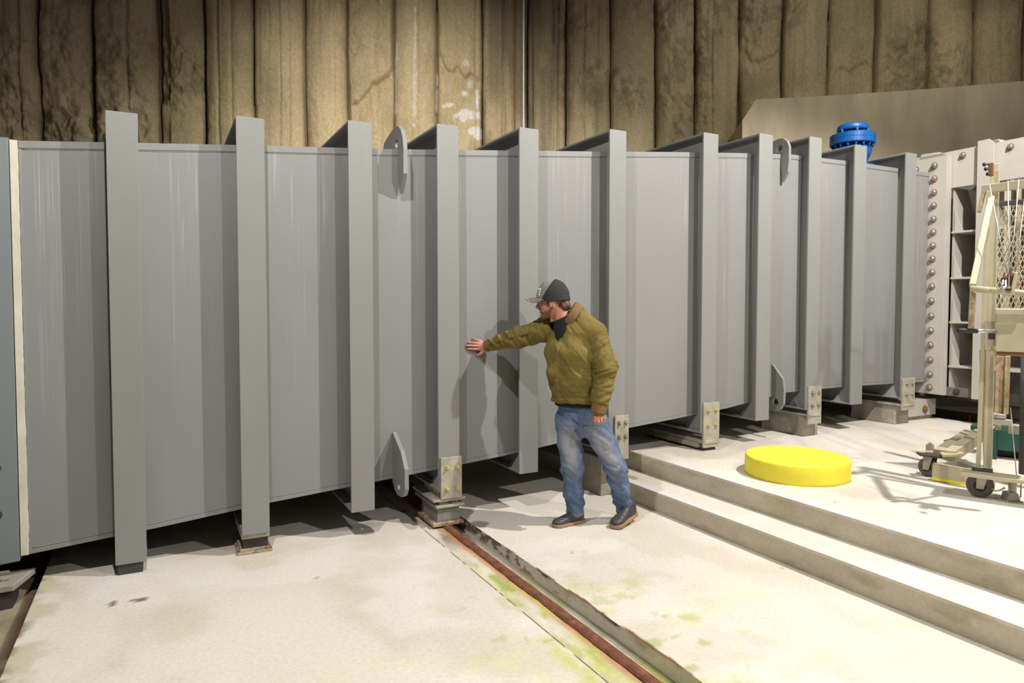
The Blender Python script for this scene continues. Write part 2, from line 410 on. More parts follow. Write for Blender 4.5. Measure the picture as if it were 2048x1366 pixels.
pieces.append(surf('floor', np.concatenate([[TRR, TRR + .006, TRR + .014, TRR + .024], lin(TRR + .035, 1.045, .025)]), dfine, lambda s, d: (s + (s < TRR + .001) * edge_noise(d, 4), d, s * 0), col_mid))
# rail recess at the left
def col_rec(s, d, z):
    c = np.ones(s.shape + (3,)) * np.array((.30, .25, .17)) * (1 + (fbm(s * 9, d * 5, 0, 5, 81)[..., None] - .5) * .9)
    return lerp3(c, (.12, .05, .03), (1 - sstep(.02, .08, np.abs(s + 3.07))) * sstep(.4, .55, fbm(d * 7, 0, 0, 4, 82)))
pieces.append(surf('floor', lin(-3.85, -3.06, .03), dfine, lambda s, d: (s, d, s * 0 - .09 + (fbm(s * 7, d * 5, 0, 3, 6) - .5) * .02), col_rec))
pieces.append(surf('floor', lin(-.10, 0, .02), dfine, lambda z, d: (-3.06 + z * 0 + edge_noise(d, 9) * (z > -.001), d, z), col_rec))
pieces.append(surf('floor', lin(-.10, 0, .02), dfine, lambda z, d: (-3.85 + z * 0, d, z), col_rec))
pieces.append(surf('floor', lin(-9, -3.85, .2), lin(DN, DF, .2), lambda s, d: (s, d, s * 0), col_rec))
tag(join_objs(pieces, 'floor'), kind='structure')

# steps
def riser_colour(k):
    def f(s, d, z):
        c = np.ones(s.shape + (3,)) * np.array((.56, .50, .395)) * (1 + (fbm(z * 7, d * 3.5, k, 5, 91)[..., None] - .5) * .40)
        c = lerp3(c, (.34, .28, .20), sstep(.56, .74, fbm(z * 11, d * 4 + 5, k, 5, 92)) * .55)
        c = lerp3(c, (.56, .50, .40), sstep(.55, .7, fbm(z * 9 + 7, d * 6, k, 4, 93)) * .5)
        c = lerp3(c, (.40, .36, .16), sstep(.58, .74, fbm(z * 5, d * 2.2, k + 4, 4, 95)) * .35)
        return c
    return f
def tread_colour(k):
    def f(s, d, z):
        c = floor_colour(s + 30 * k, d)
        e = s - (1.045 if k == 1 else 1.37)
        c = lerp3(c, (.66, .66, .68), (1 - sstep(.03, .14, e)) * sstep(.35, .6, fbm(d * 2.2, e * 9, k, 4, 96)) * .8)
        c = lerp3(c, (.42, .36, .26), (1 - sstep(0, .05, .325 - e)) * (.7 if k == 1 else 0) * sstep(.2, .5, fbm(d * 5, e, 3, 3, 97)))  # painted shadow strip where the lower tread meets the second riser
        if k == 1: c = lerp3(c, (.33, .20, .11), blot(s, d, 1.16, .03, .06, .10, 98, .6) * .7)
        if k == 2:
            c = lerp3(c, (.42, .37, .30), blot(s, d, 1.72, .3, .28, .05, 99, .4) * .5)
            c = lerp3(c, (.40, .34, .27), sstep(.56, .70, fbm(s * 1.6 + 40, d * 1.5, 0, 5, 100)) * .4)
            for q in range(24):
                r = random.Random(q + 50); c = lerp3(c, (.35, .28, .22), blot(s, d, r.uniform(1.4, 4), r.uniform(-3, .1), r.uniform(.004, .012), r.uniform(.003, .007), q, .2) * .8)
        return c
    return f
def lip(t, d, k): return 0
z1 = lin(0, .15, .015); z2 = lin(.15, U, .0155)
a = surf('step_slab', z1, dfine, lambda z, d: (1.045 + np.where(z > .149, .006, 0) + edge_noise(d, 20) * .5, d, z), riser_colour(1), flip=True)
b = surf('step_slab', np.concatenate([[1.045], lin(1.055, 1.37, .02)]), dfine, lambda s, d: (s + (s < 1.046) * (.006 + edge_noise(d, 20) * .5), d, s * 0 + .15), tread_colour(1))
tag(join_objs([a, b], 'step_slab'), kind='structure')
a = surf('floor_slab', z2, dfine, lambda z, d: (1.37 + np.where(z > U - .001, .006, 0) + edge_noise(d, 23) * .5, d, z), riser_colour(2), flip=True)
RS0, RS1 = 5.76, 6.5
b = surf('floor_slab', np.concatenate([[1.37], lin(1.38, 2.6, .025)[:-1], lin(2.6, RS0, .05)]), dfine, lambda s, d: (s + (s < 1.371) * (.006 + edge_noise(d, 23) * .5), d, s * 0 + U), tread_colour(2))
c = surf('floor_slab', lin(RS0, RS1, .06), lin(DN, DF, .1), lambda s, d: (s, d, s * 0 + U - .12), col_rec)
d_ = surf('floor_slab', lin(U - .12, U, .03), lin(DN, DF, .1), lambda z, d: (RS0 + z * 0, d, z), col_rec)
e = surf('floor_slab', lin(U - .12, U, .03), lin(DN, DF, .1), lambda z, d: (RS1 + z * 0, d, z), col_rec, flip=True)
f = surf('floor_slab', lin(RS1, 12, .2), lin(DN, DF, .2), lambda s, d: (s, d, s * 0 + U), tread_colour(2))
tag(join_objs([a, b, c, d_, e, f], 'floor_slab'), kind='structure')

# ---------- drilled pile wall on an arc, each shaft bulging towards the room
joints = [-420, -300, -180, -70, 0, 90, 200, 325, 420, 516, 618, 700, 793, 877, 965, 1055, 1130, 1218, 1307, 1385, 1470, 1555, 1645, 1738, 1840, 1930, 2030, 2130, 2240, 2360, 2480]
AX, AY, AR = .5, -9.0, 20.0
def arc_th(px):
    u = (px - 1024) / FPX; a_ = u * u + 1; b_ = -2 * (u * AX + AY); c_ = AX * AX + AY * AY - AR * AR
    Y = (-b_ + math.sqrt(b_ * b_ - 4 * a_ * c_)) / (2 * a_); return math.atan2(u * Y - AX, Y - AY)
th = [arc_th(j) for j in joints]
zz = np.concatenate([lin(0, 3.0, .12)[:-1], lin(3.0, 7.4, .022)[:-1], lin(7.4, 10, .15)])
T, K, X = [], [], []
for k in range(len(th) - 1):
    n = 46 if 3 <= k <= 26 else 16
    t = np.linspace(-1, 1, n)
    T.append((th[k] + th[k + 1]) / 2 + t * (th[k + 1] - th[k]) / 2); K.append(np.full(n, k)); X.append(t)
T, K, X = map(np.concatenate, (T, K, X))
TT, Z = np.meshgrid(T, zz, indexing='ij'); KK = np.broadcast_to(K[:, None], TT.shape); XX = np.broadcast_to(X[:, None], TT.shape)
rnd = np.random.RandomState(4)
off = rnd.uniform(-.05, .05, 40); bul = rnd.uniform(.12, .24, 40)
off[5] = -.10; off[6] = .02; off[7] = -.16; off[15] = -.03
S_ = TT * AR
wob = (fbm(Z * 1.1, KK * 5.0, 0, 4, 201) - .5) * .16                       # joints wander
bulge = bul[KK] * np.sqrt(np.clip(1 - (XX * .985) ** 2, 0, 1))
R = -off[KK] - bulge
big = (fbm(S_ * 1.7, Z * 1.4, 0, 5, 202) - .5)
broken = sstep(.50, .64, fbm(S_ * .9 + 5, Z * .8, 0, 3, 203))
R += big * (.06 + .16 * broken)
R += ((KK == 6) | (KK == 5)) * (fbm(S_ * 5, Z * 4, 0, 5, 225) - .5) * .22 * sstep(6.2, 5.4, Z)
R += (fbm(S_ * 9, Z * 7, 0, 4, 204) - .5) * (.022 + .10 * broken) + (fbm(S_ * 30, Z * 24, 0, 3, 224) - .5) * (.014 + .03 * broken)
# vertical drag marks
stri = (fbm(S_ * 26, Z * .35, 0, 4, 205) - .5)
smooth_p = sstep(.35, .6, vnoise(KK * 3.3, 0, 0, 206))
R += stri * .012 * (.15 + smooth_p)
for kk, xx0, dd in ((6, .15, .05), (9, .0, .03), (9, .35, .03), (10, .5, .03), (8, -.45, .06), (14, -.05, .07), (14, .45, .05), (15, .3, .04), (15, .6, .05), (16, -.2, .04), (16, .4, .03), (13, .75, .04), (8, .1, .03), (19, -.3, .04), (4, .3, .05)):
    R += (KK == kk) * dd * np.exp(-((XX - xx0 + wob * 1.5) / .05) ** 2)
# lumps that broke off: a ledge with an undercut below it
def zpix(py, k=12): return at(1024 + 0, py, 10.8)[2]
def ledge(k0, k1, py, slope, deep, seed, low=.5):
    z0 = zpix(py) + (XX - 0) * slope + (fbm(S_ * 4, 0, 0, 4, seed) - .5) * .5
    sel = ((KK >= k0) & (KK <= k1)).astype(float) * (1 - np.abs(XX) ** 8)
    return sel * deep * .6 * sstep(.0, .07, z0 - Z) * (1 - sstep(low * .1, low, z0 - Z))
R += ledge(11, 11, 175, .25, .16, 301, .6) + ledge(13, 13, 135, -.25, .12, 302, .45)
R += ledge(20, 20, 105, 0, .10, 304, .3) + ledge(11, 11, 15, .1, .08, 305, .3) + ledge(16, 16, 140, .2, .06, 306, .3) + ledge(22, 22, 150, .1, .07, 308, .4)
R += (KK == 7) * (XX < -.55) * .14 * sstep(.3, .6, fbm(Z * 1.2, 3, 0, 3, 309))
# joints
jd = 1 - np.abs(XX); R += .09 * np.exp(-(jd / (.03 + .06 * fbm(Z * 1.5, KK * 2.0, 0, 3, 310))) ** 2)
RR = AR + R
Tw = TT + wob * .30 / AR * (1 - 0 * XX)
P = np.stack([AX + RR * np.sin(Tw), AY + RR * np.cos(Tw), Z], -1)
base = np.array((.54, .44, .28))
tone = (1 + (rnd.uniform(-.08, .08, 40))[KK])[..., None]
C = base * tone * (1 + (fbm(S_ * 2.0, Z * 1.1, 0, 5, 210)[..., None] - .5) * .5)
C = lerp3(C, (.30, .27, .15), sstep(.50, .72, fbm(S_ * 1.1 + 9, Z * .8, 0, 4, 211)) * .5)
C = lerp3(C, (.20, .165, .11), sstep(.52, .66, fbm(S_ * 22, Z * .5, 0, 4, 212)) * .16 * (.1 + smooth_p))
C = lerp3(C, (.19, .15, .10), broken * sstep(.48, .60, fbm(S_ * 7, Z * 7, 0, 4, 213)) * .35)
C = lerp3(C, (.10, .075, .05), np.exp(-(jd / .022) ** 2) * .8)
# damp, darker bay of shafts beside the white cable
wet = ((KK >= 14) & (KK <= 16)) * sstep(.35, .6, fbm(S_ * 5, Z * .5, 0, 4, 214)); C = lerp3(C, (.19, .16, .115), wet * .6)
# lime blooms
def bloom(k, x0, py, rx, rz, seed, s=.9):
    q = np.sqrt(((XX - x0) / rx) ** 2 + ((Z - zpix(py)) / rz) ** 2) + (fbm(S_ * 12, Z * 12, 0, 4, seed) - .5) * 1.8
    return (KK == k) * (1 - sstep(.7, 1.0, q)) * s
for a_ in ((13, -.5, 212, .5, .045, 401), (13, .35, 228, .55, .10, 402), (13, .75, 262, .35, .10, 403), (13, .2, 185, .15, .05, 404), (13, .75, 195, .12, .22, 405), (12, -.02, 150, .10, .9, 406, .45), (12, .0, 60, .06, .6, 407, .35), (12, -.93, 175, .08, .6, 408, .8), (12, -.9, 120, .08, .3, 409, .6), (12, .97, 190, .06, .5, 410, .7), (13, .3, 128, .2, .06, 411, .7), (13, .45, 165, .2, .10, 412, .6)):
    C = lerp3(C, (.80, .78, .76), bloom(*a_))
wall = grid_mesh('wall_back', P, M['pile'], C, flip=True)
tag(wall, kind='structure')

# ---------- cast concrete bench wall in front of the shafts at the right
def arc_pt(px, r, z):
    t = arc_th(px); return np.array((AX + r * math.sin(t), AY + r * math.cos(t), z))
bt = []
TOPZ = at(1463, 206, 9.7)[2]
m = MB(); ths = [arc_th(1450) + (arc_th(1475) - arc_th(1450)) * q for q in (0, 1)] + list(np.linspace(arc_th(1500), arc_th(2500), 24))
Rin, Rout = 18.75, 19.9
rings = []
for i, t in enumerate(ths):
    top = TOPZ - (.28 if i == 0 else 0)
    rings.append([m.bm.verts.new((AX + r * math.sin(t), AY + r * math.cos(t), z)) for r, z in ((Rin, 0), (Rin, top), (Rout, top), (Rout, 0))])
for u, v in zip(rings, rings[1:]):
    for k in range(4): m.bm.faces.new((u[k], u[(k + 1) % 4], v[(k + 1) % 4], v[k]))
m.bm.faces.new(rings[0]); m.bm.faces.new(rings[-1][::-1])
tag(m.build('wall_bench', M['bench']), kind='structure')

# side walls and roof of the shaft, beyond the frame
m = MB()
sh = MB()
n = 40
t0, t1 = arc_th(2480), 2 * math.pi + arc_th(-420)
# closes the ring behind the camera so light bounces as in a closed shaft
pts = []
for k in range(n + 1):
    t = t0 + (t1 - t0) * k / n; pts.append((AX + 20.1 * math.sin(t) * .75, AY + 20.1 * math.cos(t) * .75 + 2.4))
wv = [[sh.bm.verts.new((x, y, z)) for z in (-.1, 10)] for x, y in pts]
for u, v in zip(wv, wv[1:]): sh.bm.faces.new((u[0], u[1], v[1], v[0]))
tag(sh.build('wall_front', M['bench']), kind='structure')

# ---------- cables hanging down the shaft wall
m = MB(); m.tube([at(1047, -260, 10.55), at(1047.3, 120, 10.55), at(1047.5, 600, 10.55)], .014, 8)
tag(m.build('hanging_cable', M['whitecable'], None, True), 'thin white cable hanging straight down the pile wall', 'cable')
m = MB(); m.tube([at(1031, -200, 10.5) + Vector((0.0, 0, 0)), at(1030, 60, 10.5), at(1028, 180, 10.5), at(1030, 280, 10.5), at(1032, 600, 10.5)], .011, 8)
tag(m.build('hanging_wire', M['rustpipe'], None, True), 'rust-brown wire running down the pile wall beside the white cable', 'wire')

# ---------- rails in their recesses
def rail(name, s, z, d0, d1, label, w=.072):
    m = MB(); prof = [(-.5, -.020), (-.47, -.004), (-.30, .004), (0, .006), (.30, .004), (.47, -.004), (.5, -.020), (.42, -.038), (.12, -.052), (.12, -.078), (-.12, -.078), (-.12, -.052), (-.42, -.038)]
    m.prism([W(s + x * w, d0, z + y) for x, y in prof], W(0, d1, 0) - W(0, d0, 0))
    return tag(m.build(name, M['rust']), label, 'rail', 'rusty floor rails')
rail('steel_rail', -.553, -.004, -6, 7, 'long rusty brown rail in the trench, running out from under the bolted pedestal')
rail('steel_rail', -3.36, -.012, -6, 7, 'rusty rail end in the dirty recess at the foot of the bolted flange, bottom corner')

# ---------- yellow concrete disc
def disc():
    n = 72; prof = []
    m = MB(); R0, H0 = .385, .150
    pr = [(R0 * 1.0, 0), (R0, .02), (R0 * 1.0, H0 * .5), (R0 * .995, H0 - .018), (R0 * .985, H0 - .006), (R0 * .965, H0)]
    m.lathe(pr, n)
    for v in m.bm.verts:
        a_ = math.atan2(v.co.y, v.co.x); q = 1 + (float(fbm(a_ * 3, v.co.z * 12, 0, 3, 5)) - .5) * .025
        v.co.x *= q; v.co.y *= q
    o = m.build('yellow_disc', M['yellow'], None, True); return o
yd = disc(); yd.data.polygons.foreach_set('use_smooth', [len(p.vertices) < 5 for p in yd.data.polygons])
yc = Vector((2.225, 5.295, U)); yd.location = yc
tag(yd, 'low round yellow-painted concrete disc on the upper floor', 'disc')

# ================================================================== STEEL DUCT
duct = thing('steel_duct', 'long grey-painted steel duct with upright ribs, running behind the man in the olive jacket', 'duct', D0, ANG)
DEP = .14; BACK = 2.75
ST = [(-3.115, .170, 2.560), (-2.447, .226, 2.619), (-1.741, .298, 2.680), (-.992, .356, 2.738), (-.033, .433, 2.829), (.909, .533, 2.918), (1.722, .597, 2.999), (2.388, .653, 3.060), (3.2, .757, 3.130), (4.1, .768, 3.150), (5.49, .750, 3.153)]
def zb(s): return float(np.interp(s, [a[0] for a in ST], [a[1] for a in ST]))
def zt_(s): return float(np.interp(s, [a[0] for a in ST], [a[2] for a in ST]))
m = MB()
rings = [[m.bm.verts.new(v) for v in ((s, DEP, b), (s, DEP, t), (s, BACK, t), (s, BACK, b))] for s, b, t in ST]
for u, v in zip(rings, rings[1:]):
    for k in range(4): m.bm.faces.new((u[k], u[(k + 1) % 4], v[(k + 1) % 4], v[k]))
m.bm.faces.new(rings[0]); m.bm.faces.new(rings[-1][::-1])
m.build('shell', M['duct'], duct)
# ribs: front flange, web, hoop over and under
RIBS = [(-2.675, -2.509, .065, 2.761), (-1.965, -1.795, .135, 2.820), (-1.255, -1.090, .185, 2.881), (-.610, -.442, .250, 2.937),
        (.065, .233, .306, 2.994), (.910, 1.078, .388, 3.080), (1.930, 2.104, .465, 3.173), (2.620, 2.796, .527, 3.246),
        (3.305, 3.482, .583, 3.295), (3.990, 4.175, .591, 3.291), (4.840, 5.025, .600, 3.299)]
for i, (a, b, z0, z1) in enumerate(RIBS):
    c = (a + b) / 2; m = MB(); t = .018; w = .007
    m.box(a, b, 0, t, z0, z1)                                   # front flange
    m.box(a + .001, b - .001, t, BACK + .14, z1 - t, z1 - .001)     # hoop flange over the top
    m.box(a + .001, b - .001, t, BACK + .14, z0 + .001, z0 + t)     # hoop flange below
    m.box(c - w, c + w, t, DEP + .002, z0 + t, z1 - t)
    m.box(c - w, c + w, DEP, BACK, zt_(c) - .004, z1 - t)
    m.box(c - w, c + w, DEP, BACK, z0 + t, zb(c) + .004)
    r = m.build('rib', M['rib'], duct, bev=.002)
    # corner gusset at the foot and head of the web
    if i >= 3:
        g = MB()
        g.prism([(c - .055, t, z0 + t), (c - .055, DEP + .10, z0 + t), (c - .006, DEP + .01, zb(c)), (c - .006, t, zb(c))], (.004, 0, 0))
        g.build('gusset', M['rib'], r)
    # weld line where web meets shell
    g = MB(); g.tube([(c - w, DEP, zb(c)), (c - w, DEP, zt_(c))], .006, 6); g.tube([(c + w, DEP, zb(c)), (c + w, DEP, zt_(c))], .006, 6)
    g.build('weld', M['rib'], r, True)
# folded edge bands and weld beads along top and bottom of the skin
m = MB(); m2_ = MB(); r0 = random.Random(3)
for (s, b, t), (s2, b2, t2) in zip(ST, ST[1:]):
    m.prism([(s, DEP - .004, t - .038), (s, DEP + .01, t - .038), (s, DEP + .01, t + .004), (s, DEP - .004, t + .004)], (s2 - s, 0, t2 - t))
    m2_.prism([(s, DEP - .003, b - .004), (s, DEP + .01, b - .004), (s, DEP + .01, b + .022), (s, DEP - .003, b + .022)], (s2 - s, 0, b2 - b))
m.build('edge_band', M['rib'], duct, bev=.001); m2_.build('edge_band', M['rib'], duct, bev=.001)
m = MB()
for off_, f in ((-.044, zt_), (.030, zb)):
    m = MB()
    ss = np.linspace(-3.1, 5.45, 260)
    m.tube([(s, DEP - .001, f(s) + off_ + r0.uniform(-.0015, .0015)) for s in ss], .0022, 5)
    m.build('weld_seam', M['weld'], duct, True)

# lifting lugs
def lug(s, prof, hole, t=.030, nround=0):
    m = MB(); pts = [(s - t / 2, d, z) for d, z in prof]
    # plate with a round hole: ring of quads between outline and hole, both sampled by angle
    hc = hole; n = 40
    out = []
    P_ = [Vector((d, z)) for d, z in prof]
    for k in range(n):
        a_ = 2 * math.pi * k / n; dv = Vector((math.cos(a_), math.sin(a_))); best = None
        for p, q in zip(P_, P_[1:] + P_[:1]):
            e = q - p; den = dv.x * e.y - dv.y * e.x
            if abs(den) < 1e-9: continue
            w_ = p - Vector(hc[:2]); tt = (w_.x * e.y - w_.y * e.x) / den; uu = (w_.x * dv.y - w_.y * dv.x) / den
            if tt > 0 and -1e-6 <= uu <= 1 + 1e-6 and (best is None or tt > best): best = tt
        out.append(Vector(hc[:2]) + dv * best)
    # insert true corners
    for p in P_:
        k = min(range(n), key=lambda i_: (out[i_] - p).length); out[k] = p.copy()
    inn = [Vector((hc[0] + hc[2] * math.cos(2 * math.pi * k / n), hc[1] + hc[2] * math.sin(2 * math.pi * k / n))) for k in range(n)]
    R_ = [[m.bm.verts.new((s + x, p.x, p.y)) for p in L_] for x, L_ in ((-t / 2, out), (-t / 2, inn), (t / 2, inn), (t / 2, out))]
    for u, v in zip(R_, R_[1:] + R_[:1]):
        for k in range(n): m.bm.faces.new((u[k], u[(k + 1) % n], v[(k + 1) % n], v[k]))
    return m.build('lifting_lug', M['rib'], duct, bev=.002)
lug(-.845, [(.145, 2.43), (.105, 2.43), (.014, 2.56), (.012, 2.74), (.03, 2.82), (.075, 2.885), (.14, 2.925), (.22, 2.93), (.40, 2.89), (.47, 2.87), (.56, 2.74), (.145, 2.70)], (.17, 2.80, .032))
lug(-.90, [(.145, .70), (.135, .70), (-.05, .59), (-.135, .48), (-.14, .34), (-.11, .29), (-.05, .265), (.04, .26), (.10, .285), (.16, .36), (.145, .5)], (.0, .335, .030))
lug(3.07, [(.145, 2.80), (.11, 2.84), (.045, 2.93), (.032, 3.04), (.034, 3.18), (.06, 3.235), (.11, 3.272), (.17, 3.278), (.30, 3.25), (.42, 3.2), (.50, 3.12), (.145, 3.09)], (.15, 3.18, .032))
lug(2.99, [(.145, 1.05), (.13, 1.05), (.0, .915), (-.018, .80), (-.012, .67), (.02, .615), (.08, .592), (.18, .60), (.28, .66), (.30, .74), (.145, .80)], (.085, .675, .036))

# weathered bracket plates bolted over some rib feet
def bracket(i, s0, s1, z0, z1):
    m = MB(); m.box(s0, s1, -.022, -.001, z0, z1)
    p = m.build('bracket_plate', M['bracket'], duct, bev=.002)
    p['label'] = 'weathered grey-beige bolted plate'
    w_ = s1 - s0; h = z1 - z0
    zz_ = (z1 - h * .17, z1 - h * .50) if i != 4 else (z1 - .075, z1 - .235)
    for z in zz_:
        for s in (s0 + w_ * .28, s0 + w_ * .76):
            b = MB(); hexbolt(b, (s, -.022, z), (0, -1, 0), .014, .022)
            b.build('bolt', M['brass' if i in (4, 7) else 'steelbolt'], p)
bracket(4, -.598, -.432, .197, .505)
bracket(6, .965, 1.105, .335, .700)
bracket(7, 1.945, 2.135, .335, .745)
bracket(9, 3.325, 3.515, .440, .820)
bracket(11, 4.835, 5.050, .475, .830)
# beam ends under the plated ribs: a shelf plate reaching back below the hoop
def shelf(s0, s1, z, d1=.75, m_='bracket', t=.02):
    m = MB(); m.box(s0, s1, -.03, d1, z, z + t); m.build('shelf_plate', M[m_], duct, bev=.002)
shelf(1.955, 2.115, .372, .8, 'bracket', .03)
shelf(3.33, 3.50, .520, .62, 'bracket', .022)
shelf(4.84, 5.03, .520, .62, 'bracket', .022)
shelf(.97, 1.10, .33, .8, 'bracket', .022)
# cream caulk strip at the joint with the next section
m = MB(); ss = np.linspace(.165, 2.565, 90); L_, R_ = [], []
rr = random.Random(9)
for z in ss:
    ww = .034 + rr.uniform(-.0012, .0012) + (.004 * float(vnoise(z * 9, 0, 0, 3)) if z < 1.1 else 0)
    L_.append([m.bm.verts.new(v) for v in ((-3.158, DEP + .01, z), (-3.155, DEP - .012, z), (-3.155 + ww, DEP - .010, z), (-3.150 + ww, DEP + .01, z))])
for u, v in zip(L_, L_[1:]):
    for k in range(4): m.bm.faces.new((u[k], u[(k + 1) % 4], v[(k + 1) % 4], v[k]))
m.bm.faces.new(L_[0]); m.bm.faces.new(L_[-1][::-1])
cs = m.build('caulk_strip', M['caulk'], duct); cs['label'] = 'cream caulked joint strip'

# next duct section, its bolted edge just inside the picture
d2 = thing('steel_duct', 'blue-grey bolted duct end cut off by the picture edge, beyond the cream joint', 'duct', D0, ANG)
m = MB(); m.prism([(-5.2, DEP - .01, -.02), (-3.160, DEP - .01, .135), (-3.160, DEP - .01, 2.575), (-5.2, DEP - .01, 2.40)], (0, 2.6, 0))
m.build('shell', M['blue_grey'], d2, bev=.003)
for k in range(9):
    b = MB(); z = .42 + k * .27
    b.tube([(-3.262, DEP - .01, z), (-3.262, DEP - .055, z)], .016, 10); hexbolt(b, (-3.262, DEP - .01, z), (0, -1, 0), .018, .03)
    b.build('bolt', M['darkpipe'], d2)

# ---------- what stands under the duct
def dthing(name, label, cat, group=None): return thing(name, label, cat, D0, ANG, group)
# shim under the first rib
m = MB(); m.box(-2.665, -2.53, .01, .16, 0, .063)
o = tag(m.build('packing_block', M['darkpipe'], None, bev=.004), 'small dark packing block under the tall rib at the picture edge', 'block'); o.location = D0; o.rotation_euler = (0, 0, ANG)
# foot under the second rib
t = dthing('support_foot', 'low rusty-edged support foot with dark pad under the second rib', 'support')
m = MB(); m.box(-1.99, -1.775, .02, .46, 0, .016); m.build('base_plate', M['rustplate'], t, bev=.003)
m = MB(); m.box(-1.975, -1.79, .035, .44, .016, .034); m.build('shim', M['rustplate'], t, bev=.002)
m = MB(); m.box(-1.955, -1.800, .045, .42, .034, .100); m.build('pad', M['darkpipe'], t, bev=.004)
m = MB(); m.box(-1.965, -1.793, .03, .44, .100, .133); m.build('cap_plate', M['bracket'], t, bev=.002)
# pedestal on the trench rail
t = dthing('rail_pedestal', 'grey flared steel pedestal with rusty base plate standing on the trench rail', 'pedestal')
m = MB(); m.box(-.665, -.425, -.035, .36, .002, .028); m.build('base_plate', M['rustplate'], t, bev=.004)
m = MB(); m.prism([(-.625, -.01, .028), (-.445, -.01, .028), (-.445, -.01, .04), (-.452, -.01, .135), (-.618, -.01, .135), (-.625, -.01, .04)], (0, .34, 0)); m.build('body', M['rib'], t, bev=.003)
m = MB()
m.prism([(-.60, -.0125, .040), (-.47, -.0125, .040), (-.50, -.0125, .12), (-.57, -.0125, .12)], (0, .004, 0)); m.build('stiffener', M['rib'], t)
m = MB(); m.box(-.64, -.415, -.035, .44, .135, .152); m.build('cap_plate', M['bracket'], t, bev=.003)
m = MB(); m.box(-.60, -.45, .01, .38, .152, .178); m.build('shim', M['rustplate'], t, bev=.003)
m = MB(); m.box(-.655, -.400, -.015, .46, .178, .195); m.build('ledge_plate', M['bracket'], t, bev=.003)
m = MB(); m.box(-.59, -.46, .03, .36, .195, .249); m.build('packing', M['rustplate'], t, bev=.003)
# pedestals
def pedestal(label, s0, s1, d0, d1, z0, z1):
    m = MB(); m.prism([(s0 - .01, d0, z0), (s1 + .01, d0, z0), (s1, d0, z1), (s0, d0, z1)], (0, d1 - d0, 0))
    o = m.build('concrete_pedestal', M['block'], None, bev=.008); o.location = D0; o.rotation_euler = (0, 0, ANG)
    return tag(o, label, 'pedestal', 'concrete pedestals under the duct')
pedestal('brown concrete pedestal behind the man, below the step level', .915, 1.03, .10, .62, 0, .325)
pedestal('pale concrete pedestal standing beyond the yellow disc', 3.36, 3.56, .06, .60, U, .518)
pedestal('concrete pedestal beside the cream box block with the rusty bolt', 4.86, 5.10, .08, .62, U, .518)
t = dthing('support_foot', 'low support with dark wedge pad under a plated rib, above the steps', 'support')
m = MB(); m.box(1.965, 2.11, .0, .75, U, U + .022); m.build('base_plate', M['darkpipe'], t, bev=.004)
m = MB(); m.box(1.94, 2.12, .05, .80, U + .022, U + .064); m.build('packing', M['block'], t, bev=.003)
# cream block with a rusty bolt
t = dthing('beam_block', 'cream steel box block with one big rusty bolt, under the bolted flange', 'block')
m = MB(); m.box(5.13, 5.72, .14, .50, U + .045, U + .235); bb = m.build('body', M['cream'], t, bev=.004)
m = MB(); hexbolt(m, (5.50, .14, U + .12), (0, -1, 0), .030, .03); m.build('bolt', M['rustpipe'], t)
m = MB(); m.box(5.14, 5.70, .17, .48, U - .001, U + .045); m.build('packing', M['rustplate'], t)
# jack bracket at the far left
t = dthing('jack_bracket', 'greenish grey jack bracket with a bolt in the floor recess, bottom corner', 'bracket')
m = MB(); m.prism([(-3.60, -.02, .015), (-3.17, -.02, .015), (-3.10, .24, .015), (-3.60, .24, .015)], (0, 0, .035)); m.build('plate', M['block'], t, bev=.004)
m = MB(); m.box(-3.27, -3.18, .0, .2, -.09, .015); m.build('foot', M['darkpipe'], t)
m = MB(); m.tube([(-3.42, .08, .10), (-3.20, .06, .10)], .012, 10); m.lathe([(.028, 0), (.028, .02), (.02, .05)], 12, (-3.30, .07, .05)); hexbolt(m, (-3.36, .055, .10), (0, -1, 0), .02, .03); m.build('bolt', M['steelbolt'], t)
# dark cross beams deep below the duct
for s0, s1, z in ((-3.0, 5.4, .02),):
    pass

# ---------- blue valve on the duct roof
vp = at(1705, 290, 7.7); vs, vd, vz = local(vp)
t = thing('air_valve', 'bright blue air valve with bolted round flange, standing on the duct roof', 'valve', W(vs, vd, 3.15))
def zz2(py): return at(1705, py, 7.7)[2] - 3.15
R1 = 41.5 / FPX * 7.7; zf0, zf1 = zz2(291), zz2(270)
m = MB(); m.lathe([(R1 * .97, zf0), (R1, zf0 + .008), (R1, (zf0 + zf1) / 2 - .004), (R1 * .985, (zf0 + zf1) / 2), (R1, (zf0 + zf1) / 2 + .004), (R1, zf1 - .008), (R1 * .96, zf1)], 48); m.build('flange', M['blue'], t)
R2 = 29 / FPX * 7.7; a0, a1 = zz2(263), zz2(250)
m = MB(); m.lathe([(R2 * .95, a0), (R2, a0 + .01), (R2 * .97, a1 - .02), (R2 * .85, a1), (R2 * .5, a1 + .012), (.02, a1 + .014)], 48); m.build('dome_cap', M['blue'], t, True)
m = MB(); m.lathe([(R2 * .70, zf1 - .01), (R2 * .70, a0 + .02)], 32); m.build('screen', M['darkpipe'], t, True)
for k in range(6):
    a_ = k * math.pi / 3 + .35; m = MB(); x, y = R2 * .93 * math.cos(a_), R2 * .93 * math.sin(a_)
    m.tube([(x, y, zf1 - .005), (x, y, a0 + .02)], .016, 8); m.build('post', M['blue'], t, True)
for k in range(16):
    a_ = k * math.pi / 8 + .1; m = MB(); x, y = R1 * .86 * math.cos(a_), R1 * .86 * math.sin(a_)
    hexbolt(m, (x, y, zf0), (0, 0, -1), .014, .03); m.build('bolt', M['blue'], t)
m = MB(); rb = .185; m.lathe([(rb * 1.25, -.0), (rb * 1.25, .03), (rb * .9, .04), (rb * .80, .08), (rb * .95, .13), (rb * 1.08, .20), (rb * .9, .27), (rb * .85, zf0)], 40); m.build('body', M['blue'], t, True)

